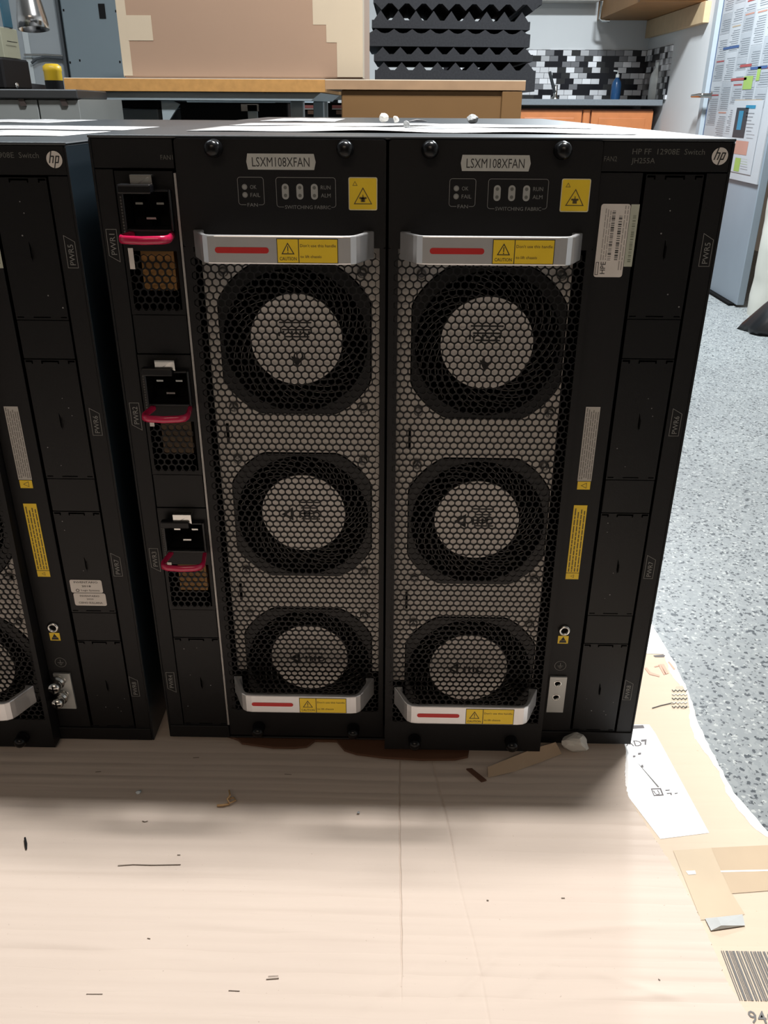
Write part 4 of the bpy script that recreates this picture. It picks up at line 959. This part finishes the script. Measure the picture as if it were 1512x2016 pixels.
def hplogo(mb, x, z, r, y):
    mb.disc(x, z, r, y, WSTK, 40)
    def sl(pts): xz(mb, [(x+p[0]*r+p[1]*r*0.28, z+p[1]*r) for p in pts], y-0.0001, INK)
    w = 0.15
    sl([(-0.62, -0.42), (-0.62+w, -0.42), (-0.62+w, 0.98), (-0.62, 0.98)]); sl([(-0.47, 0.30), (-0.15, 0.30), (-0.15, 0.45), (-0.47, 0.45)]); sl([(-0.22, -0.42), (-0.07, -0.42), (-0.07, 0.42), (-0.22, 0.42)])
    sl([(0.10, -0.98), (0.25, -0.98), (0.25, 0.45), (0.10, 0.45)]); sl([(0.25, 0.30), (0.52, 0.30), (0.52, 0.45), (0.25, 0.45)]); sl([(0.46, -0.42), (0.61, -0.42), (0.61, 0.42), (0.46, 0.42)]); sl([(0.25, -0.42), (0.52, -0.42), (0.52, -0.27), (0.25, -0.27)])

def text_block(mb, x0, x1, z0, z1, y, m, lines, rnd, horiz=False):
    w = (x1-x0)/lines
    for k in range(lines):
        xa = x0+w*(k+0.30); z = z1-rnd.uniform(0, 0.004) if k else z1
        end = z0
        while z > end+0.001:
            L = rnd.uniform(0.002, 0.007); mb.add([(xa, y, z), (xa+w*0.38, y, z), (xa+w*0.38, y, max(end, z-L)), (xa, y, max(end, z-L))], [(0, 1, 2, 3)], m); z -= L+0.0007

def network_switch(loc, label, full):
    R = thing('network_switch', label, 'network switch', loc)
    mb = MB(); th = 0.0015
    # shell
    mb.box(-0.22, -0.22+th, 0, Ds, 0, Hs-0.002, SIDEM); mb.box(0.22-th, 0.22, 0, Ds, 0, Hs-0.002, SIDEM)
    mb.box(-0.22+th, 0.22-th, 0, Ds, 0, th, BLK); mb.box(-0.22+th, 0.22-th, Ds-th, Ds, th, Hs-0.002, BLK)
    mb.box(-0.2184, 0.2184, 0.072, 0.076, th, Hs-0.002, PITM)
    mb.build('chassis', R, bevel=0.0004)
    mb = MB(); mb.box(-0.2205, 0.2205, -0.0005, Ds, Hs-0.002, Hs, LIDM); mb.build('top_lid', R, bevel=0.0008, seg=2)
    f = MB(); ft = 0.0015
    f.box(-0.2184, -0.1625, 0, ft, 0.506, Hs-0.0022, BLK); f.box(0.1315, 0.2184, 0, ft, 0.506, Hs-0.0022, BLK)
    f.box(-0.2184, -0.2058, 0, ft, 0.0145, 0.5052, BLK); f.box(0.2045, 0.2184, 0, ft, 0.0145, 0.5052, BLK)
    f.box(0.1315, 0.1608, 0, ft, 0.0155, 0.5052, BLK); f.box(0.1305, 0.2184, -0.0012, ft, 0.0015, 0.0148, BLK); f.box(-0.2184, -0.1625, -0.0012, ft, 0.0015, 0.0148, BLK)
    f.box(-0.2184, 0.2184, 0.003, 0.0045, 0.0015, 0.0148, BLK)
    f.box(-0.22, -0.2184, -0.0006, 0.0, 0.001, Hs-0.003, BLK); f.box(0.2184, 0.22, -0.0006, 0.0, 0.001, Hs-0.003, BLK)
    f.build('front_frame', R, bevel=0.0003)
    rn = random.Random(8)
    if full:
        mb = MB(); mb.box(-0.1632, -0.1616, -0.0016, 0.07, 0.017, 0.503, EDGE); mb.build('partition_edge', R)
        tray_parts(-0.0885, 0, R, 0.006)
        for k in range(3): psu(-0.2055, -0.1638, 0.5045-0.130*k, k, R); spacer(-0.2055, -0.1638, 0.5045-0.130*k, R)
        blank(-0.2055, -0.1638, 0.5045-0.390, R)
        mb = MB(); mb.text('FAN1', -0.1672, 0.5130, -0.0002, 0.0030, mat('dim_print', (0.10, 0.10, 0.09), 0.6), w=0.0085); mb.build('header_lettering', R)
        for k in range(4): marking('PWR%d' % (k+1), -0.2123, 0.4540-0.1297*k, False, R)
    tray_parts(0.0585, -0.0275, R, 0.004, -0.068, 0.0625)
    for k in range(4): blank(0.1628, 0.2032, 0.5045-0.130*k, R)
    for k in range(3): spacer(0.1628, 0.2032, 0.5045-0.130*k, R)
    for k in range(4): marking('PWR%d' % (k+5), 0.2127-0.0012*k, 0.4545-0.1300*k, True, R)
    mb = MB(); dm = mat('dim_print', (0.10, 0.10, 0.09), 0.6)
    mb.text('FAN2', 0.1372, 0.5140, -0.0002, 0.0032, dm, w=0.0088)
    mb.text('HP FF  12908E  Switch', 0.1515, 0.5187, -0.0002, 0.0036, dm, w=0.0490, anchor='l'); mb.text('JH255A', 0.1515, 0.5130, -0.0002, 0.0034, dm, w=0.0160, anchor='l')
    mb.build('header_lettering', R)
    mb = MB(); hplogo(mb, 0.2110, 0.5160, 0.0055, -0.0003); mb.build('round_logo', R)
    # stickers of the centre strip
    mb = MB(); y = -0.0003
    xz(mb, rrect(0.1345, 0.1550, 0.4350, 0.4850, 0.0018, 3), y, WSTK)
    mb.text('HPE', 0.1404, 0.4415, y-0.0001, 0.0036, INK, w=0.0085, rot=math.pi/2, bold=True); mb.ringxz(rect(0.1352, 0.1374, 0.4365, 0.4455), 0.0004, y-0.0001, INK)
    for xa in (0.1428, 0.1478):
        z = 0.4805 if xa < 0.145 else 0.477
        while z > 0.447:
            h = rn.choice([0.0003, 0.0005, 0.0009]); mb.add([(xa, y-0.0001, z), (xa+0.0024, y-0.0001, z), (xa+0.0024, y-0.0001, z-h), (xa, y-0.0001, z-h)], [(0, 1, 2, 3)], INK); z -= h+rn.choice([0.0004, 0.0007, 0.0010])
    text_block(mb, 0.1375, 0.1425, 0.447, 0.482, y-0.0001, mat('light_print', (0.3, 0.28, 0.26), 0.6), 3, rn); text_block(mb, 0.1508, 0.1545, 0.440, 0.484, y-0.0001, mat('light_print', (0.3, 0.28, 0.26), 0.6), 2, rn)
    mb.build('serial_sticker', R)
    mb = MB(); y = -0.00025; xz(mb, rect(0.1553, 0.1612, 0.4425, 0.4848), y, GSTK)
    z = 0.4775
    while z > 0.446: h = rn.choice([0.0004, 0.0008]); xz(mb, rect(0.1575, 0.1597, z-h, z), y-0.0001, mat('green_ink', (0.16, 0.18, 0.13), 0.6)); z -= h+rn.choice([0.0005, 0.0011])
    mb.build('green_label', R)
    mb = MB(); y = -0.0003; xz(mb, rect(0.1403, 0.1515, 0.2735, 0.3365), y, mat('grey_white_label', (0.40, 0.38, 0.35), 0.5)); xz(mb, rect(0.1407, 0.1511, 0.2660, 0.2730), y, YEL)
    text_block(mb, 0.1408, 0.1512, 0.2750, 0.3355, y-0.0001, mat('small_print', (0.13, 0.12, 0.11), 0.6), 6, rn)
    mb.ringxz([(0.1434, 0.2695), (0.1482, 0.2669), (0.1482, 0.2721)], 0.0004, y-0.0001, INKB); mb.build('safety_label', R)
    mb = MB(); xz(mb, rect(0.1399, 0.1509, 0.1815, 0.2518), y, YEL); mb.box(0.1399, 0.1509, y-0.00015, y, 0.1874, 0.1879, INKB)
    text_block(mb, 0.1405, 0.1505, 0.1890, 0.2490, y-0.0001, INKB, 4, rn); mb.ringxz([(0.1438, 0.1845), (0.1468, 0.1828), (0.1468, 0.1862)], 0.0003, y-0.0001, INKB); mb.build('yellow_label', R)
    mb = MB(); mb.lathe([(0.0052, 0), (0.0052, -0.0014), (0.0042, -0.0022), (0.0034, -0.0022), (0.0027, -0.0012), (0.0027, 0.006), (0.0001, 0.006)], (0.1442, 0, 0.1290), STEEL, 28, 1)
    mb.disc(0.1442, 0.1290, 0.0026, -0.0003, PITM); mb.build('grounding_jack', R)
    mb = MB(); xz(mb, rect(0.1395, 0.1488, 0.1148, 0.1230), -0.0003, YEL); mb.ringxz([(0.1406, 0.1158), (0.1476, 0.1158), (0.1441, 0.1222)], 0.0008, -0.0004, INK)
    mb.box(0.1412, 0.147, -0.00045, -0.0004, 0.1158, 0.1180, INK); mb.disc(0.1441, 0.1192, 0.0012, -0.0004, INK, 10); mb.build('yellow_label', R)
    mb = MB(); o1 = circ(0.1445, 0.0905, 0.0052, 32); i1 = circ(0.1445, 0.0905, 0.0049, 32); mb.add([(p[0], -0.0003, p[1]) for p in o1+i1], [(k, (k+1) % 32, 32+(k+1) % 32, 32+k) for k in range(32)], INKL)
    for a, b, c, d in ((0.1443, 0.1447, 0.0905, 0.0935), (0.1418, 0.1472, 0.0902, 0.0905), (0.1428, 0.1462, 0.0889, 0.0892), (0.1437, 0.1453, 0.0877, 0.0880)): mb.box(a, b, -0.00035, -0.0003, c, d, INKL)
    mb.build('ground_symbol', R)
    mb = MB(); vs, fs = plate(rect(0.1362, 0.1516, 0.0388, 0.0790), [circ(0.1438, 0.0717, 0.0027, 20), circ(0.1432, 0.0562, 0.0027, 20)], -0.0022, -0.0002, PLT); mb.add(vs, fs, PLT)
    for z in (0.0717, 0.0562): mb.lathe([(0.0036, -0.0023), (0.0029, -0.0027), (0.0024, -0.0022), (0.0022, 0.003)], (0.1435, 0, z), STEEL, 20, 1, cap=False); mb.disc(0.1435, z, 0.0024, -0.0003, PITM)
    mb.build('grounding_plate', R)
    return R
PLT = mat('satin_plate', (0.42, 0.43, 0.42), 0.4, metal=0.5)
sw1 = network_switch((0, 0, 0), 'right black network switch with crimson pull handles and two fan trays', True)
sw2 = network_switch((-0.4562, 0, ZC+0.0001), 'left black network switch cut off by the left edge of the picture', True)
# extras of the left switch: bolts, inventory stickers
for z in (0.0717, 0.0540):
    mb = MB(); x = 0.1405; mb.lathe([(0.0058, -0.0024), (0.0062, -0.004), (0.0058, -0.0052), (0.0066, -0.0056), (0.0066, -0.0068), (0.0050, -0.0072), (0.0054, -0.0100), (0.0056, -0.0135), (0.0045, -0.0160), (0.0001, -0.0168)], (x, 0, z), STEEL, 26, 1)
    mb.box(x-0.0040, x+0.0040, -0.0172, -0.0160, z-0.0006, z+0.0006, PITM); mb.box(x-0.0006, x+0.0006, -0.0172, -0.0160, z-0.0035, z+0.0035, PITM); mb.build('bolt', sw2)
for (x0, x1, z0, z1, L) in ((0.1665, 0.1945, 0.1655, 0.1785, (('INVENTARIO', 0.1762, 0.0020, 0.021), ('2018', 0.1722, 0.0018, 0.008), ('Logic Systems', 0.1680, 0.0017, 0.016))), (0.1678, 0.1960, 0.1522, 0.1650, (('INVENTARIO', 0.1622, 0.0018, 0.017), ('2020', 0.1590, 0.0015, 0.006), ('CISNO SULLANA', 0.1552, 0.0019, 0.021)))):
    mb = MB(); xz(mb, rrect(x0, x1, z0, z1, 0.0016, 3), 0.0002, WSTK); cx_ = (x0+x1)/2
    for i, (s_, z, h, w) in enumerate(L): mb.text(s_, cx_+(0.003 if s_[0] == 'L' else 0), z, 0.0001, h, INK, w=w, bold=True)
    if z0 > 0.16: mb.ringxz(circ(x0+0.0058, 0.1678, 0.0016, 10), 0.0005, 0.0001, INK)
    mb.build('inventory_sticker', sw2)

# ------------------------------------------------------------------ things on the switches and on the cardboard
PSH = mat('glossy_white_paper', (0.78, 0.79, 0.80), 0.25, scale=9, var=0.05, coat=0.4)
PGR = mat('grey_print_block', (0.22, 0.24, 0.26), 0.5)
def sheet(poly, z, label, lines, seed, wr=0.0015):
    """thin paper sheet lying on the lid, slightly buckled"""
    rr = random.Random(seed); (x0, y0), (x1, y1), (x2, y2), (x3, y3) = poly
    nx, ny = 40, 18; top = []
    for j in range(ny+1):
        for i in range(nx+1):
            u, v = i/nx, j/ny
            x = (x0*(1-u)+x1*u)*(1-v)+(x3*(1-u)+x2*u)*v; y = (y0*(1-u)+y1*u)*(1-v)+(y3*(1-u)+y2*u)*v
            b = wr*(0.5+0.5*math.sin(u*17+seed)*math.sin(v*9+seed*2))*math.sin(math.pi*min(1, max(0, u)))
            top.append((x, y, z+0.0006+b))
    fs = [(j*(nx+1)+i, j*(nx+1)+i+1, (j+1)*(nx+1)+i+1, (j+1)*(nx+1)+i) for j in range(ny) for i in range(nx)]
    mb = MB(); mb.add(top, fs, PSH, True); o = mb.build('paper_sheet')
    pr = MB()
    for k in range(lines):
        j = rr.randint(2, ny-3); i0 = rr.randint(1, nx-14); L = rr.randint(5, 12)
        for i in range(i0, i0+L):
            a, b, c, d = [Vector(top[q]) for q in (j*(nx+1)+i, j*(nx+1)+i+1, (j+1)*(nx+1)+i+1, (j+1)*(nx+1)+i)]
            dz = Vector((0, 0, 0.0004)); t_ = 0.35
            pr.add([a+dz, b+dz, b.lerp(c, t_)+dz, a.lerp(d, t_)+dz], [(0, 1, 2, 3)], PGR)
    pr.build('printed_lines', o)
    so = o.modifiers.new('s', 'SOLIDIFY'); so.thickness = 0.0003
    return tag(o, label, 'paper', 'white printed sheets on top of the switches')
sheet([(-0.172, 0.085), (0.170, 0.062), (0.168, 0.20), (-0.172, 0.235)], Hs, 'white printed sheet nearest the front on the right switch', 14, 1)
sheet([(-0.172, 0.265), (0.172, 0.235), (0.174, 0.345), (-0.172, 0.375)], Hs, 'white printed sheet in the middle of the right switch top', 8, 2)
sheet([(-0.178, 0.50), (-0.086, 0.485), (-0.086, 0.70), (-0.178, 0.72)], Hs, 'small white sheet far back on the right switch top', 4, 3, 0.0008)
sheet([(-0.62, 0.075), (-0.277, 0.105), (-0.277, 0.23), (-0.62, 0.20)], Hs+ZC, 'white printed sheet nearest the front on the left switch', 10, 4)
sheet([(-0.62, 0.24), (-0.277, 0.27), (-0.277, 0.405), (-0.62, 0.38)], Hs+ZC, 'white printed sheet in the middle of the left switch top', 8, 5)
sheet([(-0.62, 0.58), (-0.47, 0.58), (-0.47, 0.78), (-0.62, 0.78)], Hs+ZC, 'white sheet at the back left of the left switch top', 4, 6, 0.0008)

def chunk(name, x, y, z, sx, sy2, sz, m, label, cat, seed, group=None):
    rr = random.Random(seed); bm = bmesh.new(); bmesh.ops.create_icosphere(bm, subdivisions=3, radius=1)
    dirs = [Vector((rr.uniform(-1, 1), rr.uniform(-1, 1), rr.uniform(-1, 1))).normalized() for _ in range(26)]; offs = [rr.uniform(0.58, 0.95) for _ in dirs]
    for v in bm.verts:
        s = 1.0
        for d, o_ in zip(dirs, offs):
            q = v.co.normalized().dot(d)
            if q > 0: s = min(s, o_/q)
        v.co = v.co.normalized()*s
    mn = min(v.co.z for v in bm.verts)
    for v in bm.verts: v.co = Vector((v.co.x*sx, v.co.y*sy2, (v.co.z-mn)*sz))
    me = bpy.data.meshes.new(name); bm.to_mesh(me); bm.free(); me.materials.append(m)
    o = bpy.data.objects.new(name, me); COL.objects.link(o); o.location = (x, y, z); return tag(o, label, cat, group)
PLA = mat('white_plaster', (0.52, 0.50, 0.46), 0.8, scale=120, var=0.15, bump=0.6); GRP2 = mat('grey_plaster', (0.30, 0.31, 0.31), 0.8, scale=150, var=0.4, bump=0.6)
zt2 = Hs+0.0028
chunk('plaster_chip', -0.024, 0.322, zt2, 0.0055, 0.005, 0.0052, PLA, 'larger white plaster chip on the printed sheets, left of the pair', 'chip', 1)
chunk('plaster_chip', -0.011, 0.300, zt2, 0.0036, 0.0035, 0.0045, PLA, 'smaller white plaster chip on the printed sheets, right of the pair', 'chip', 2)
chunk('plaster_chip', -0.0015, 0.128, Hs+0.0022, 0.0030, 0.003, 0.0035, GRP2, 'small grey chip at the front edge of the printed sheets', 'chip', 3)
chunk('plaster_chip', 0.076, 0.430, Hs, 0.0085, 0.007, 0.0062, GRP2, 'speckled grey plaster lump behind the sheets on the right switch', 'chip', 4)
mb = MB(); mb.tube([(0.002, 0.31, zt2+0.0012), (0.010, 0.315, zt2+0.0022), (0.020, 0.312, zt2+0.0014)], [0.0006, 0.0016, 0.0005], mat('dark_scrap', (0.03, 0.03, 0.035), 0.5), 6)
tag(mb.build('scrap'), 'thin dark scrap lying on the printed sheets of the right switch', 'scrap')
# crumpled white piece at the front corner
v = AZ(1127, 1474, ZC); chunk('plaster_lump', v.x, v.y-0.005, ZC+0.0002, 0.0160, 0.012, 0.0120, PLA, 'crumpled off-white lump against the lower right of the right switch', 'lump', 23)
# torn flap
FLP = mat('flap_kraft', (0.36, 0.265, 0.18), 0.75, scale=25, var=0.1)
def Q(px, py, z): return AZ(px, py, z)
mb = MB()
bot = [Q(961, 1531, ZC+0.001), Q(1015, 1518, ZC+0.001), Q(1066, 1500, ZC+0.001), Q(1106, 1484, ZC+0.001)]
topp = [Q(960, 1510, ZC+0.006), Q(1000, 1494, ZC+0.008), Q(1050, 1474, ZC+0.010), Q(1094, 1461, ZC+0.013)]
n_ = 4; vs = bot+topp+[p+Vector((0, 0.0005, -0.0022)) for p in topp]+[p+Vector((0, 0.001, -0.0008)) for p in bot]
mb.add(vs, [(i, i+1, n_+i+1, n_+i) for i in range(3)]+[(n_+i, n_+i+1, 2*n_+i+1, 2*n_+i) for i in range(3)]+[(2*n_+i, 2*n_+i+1, 3*n_+i+1, 3*n_+i) for i in range(3)]+[(3, 7, 11, 15), (0, 4, 8, 12)], FLP)
tag(mb.build('cardboard_flap'), 'torn strip of cardboard folded up beside the bottom right thumb screw', 'cardboard strip')
mb = MB(); P_ = [Q(918, 1513, ZC+0.0018), Q(929, 1512, ZC+0.0018), Q(958, 1535, ZC+0.0018), Q(948, 1538, ZC+0.0018)]
mb.pxy([(p.x, p.y) for p in P_], ZC+0.0003, ZC+0.0018, mat('dark_flake', (0.10, 0.045, 0.025), 0.7)); tag(mb.build('board_flake'), 'dark brown flake lying left of the torn cardboard strip', 'flake')
# curled shaving, blue chip, splinter
SHV = mat('tan_shaving', (0.42, 0.26, 0.12), 0.6)
z_ = ZC+0.0012
mb = MB(); mb.tube([Q(428, 1586, z_), Q(440, 1585, z_+0.001), Q(451, 1583, z_)], 0.0011, SHV, 6); mb.tube([Q(451, 1556, z_+0.004), Q(453, 1566, z_+0.006), Q(447, 1573, z_+0.005), Q(452, 1581, z_+0.002), Q(464, 1576, z_+0.001), Q(460, 1570, z_+0.002), Q(449, 1573, z_+0.0005)], 0.0008, SHV, 6)
tag(mb.build('wood_shaving'), 'curled tan shaving on the cardboard in the shadow of the switch', 'shaving')
chunk('plastic_chip', Q(273, 1564, ZC).x, Q(273, 1564, ZC).y, ZC+0.0006, 0.0032, 0.0032, 0.002, mat('pale_blue_chip', (0.33, 0.38, 0.42), 0.3), 'tiny pale blue chip on the cardboard at left', 'chip', 12)
mb = MB(); mb.tube([Q(49, 1649, z_+0.001), Q(51, 1661, z_+0.001), Q(52, 1672, z_)], [0.0007, 0.0011, 0.0006], DKC, 6); tag(mb.build('dark_splinter'), 'short dark splinter on the cardboard near the left edge', 'splinter')
chunk('foil_chip', Q(706, 1602, ZC).x, Q(706, 1602, ZC).y, ZC+0.0006, 0.0016, 0.0016, 0.001, GRP2, 'tiny grey chip on the cardboard below the gap between trays', 'chip', 15)
rr = random.Random(6); 
for i, (px, py) in enumerate(((1025, 1478), (1032, 1476), (1038, 1477), (1044, 1474))):
    v = Q(px, py, ZC); chunk('crumb', v.x, v.y-0.002, ZC+0.0005, 0.0022, 0.0018, 0.0016, GRP2, 'grey crumb at the foot of the right fan tray beside the torn strip', 'crumb', 30+i, 'grey crumbs at the foot of the right fan tray')
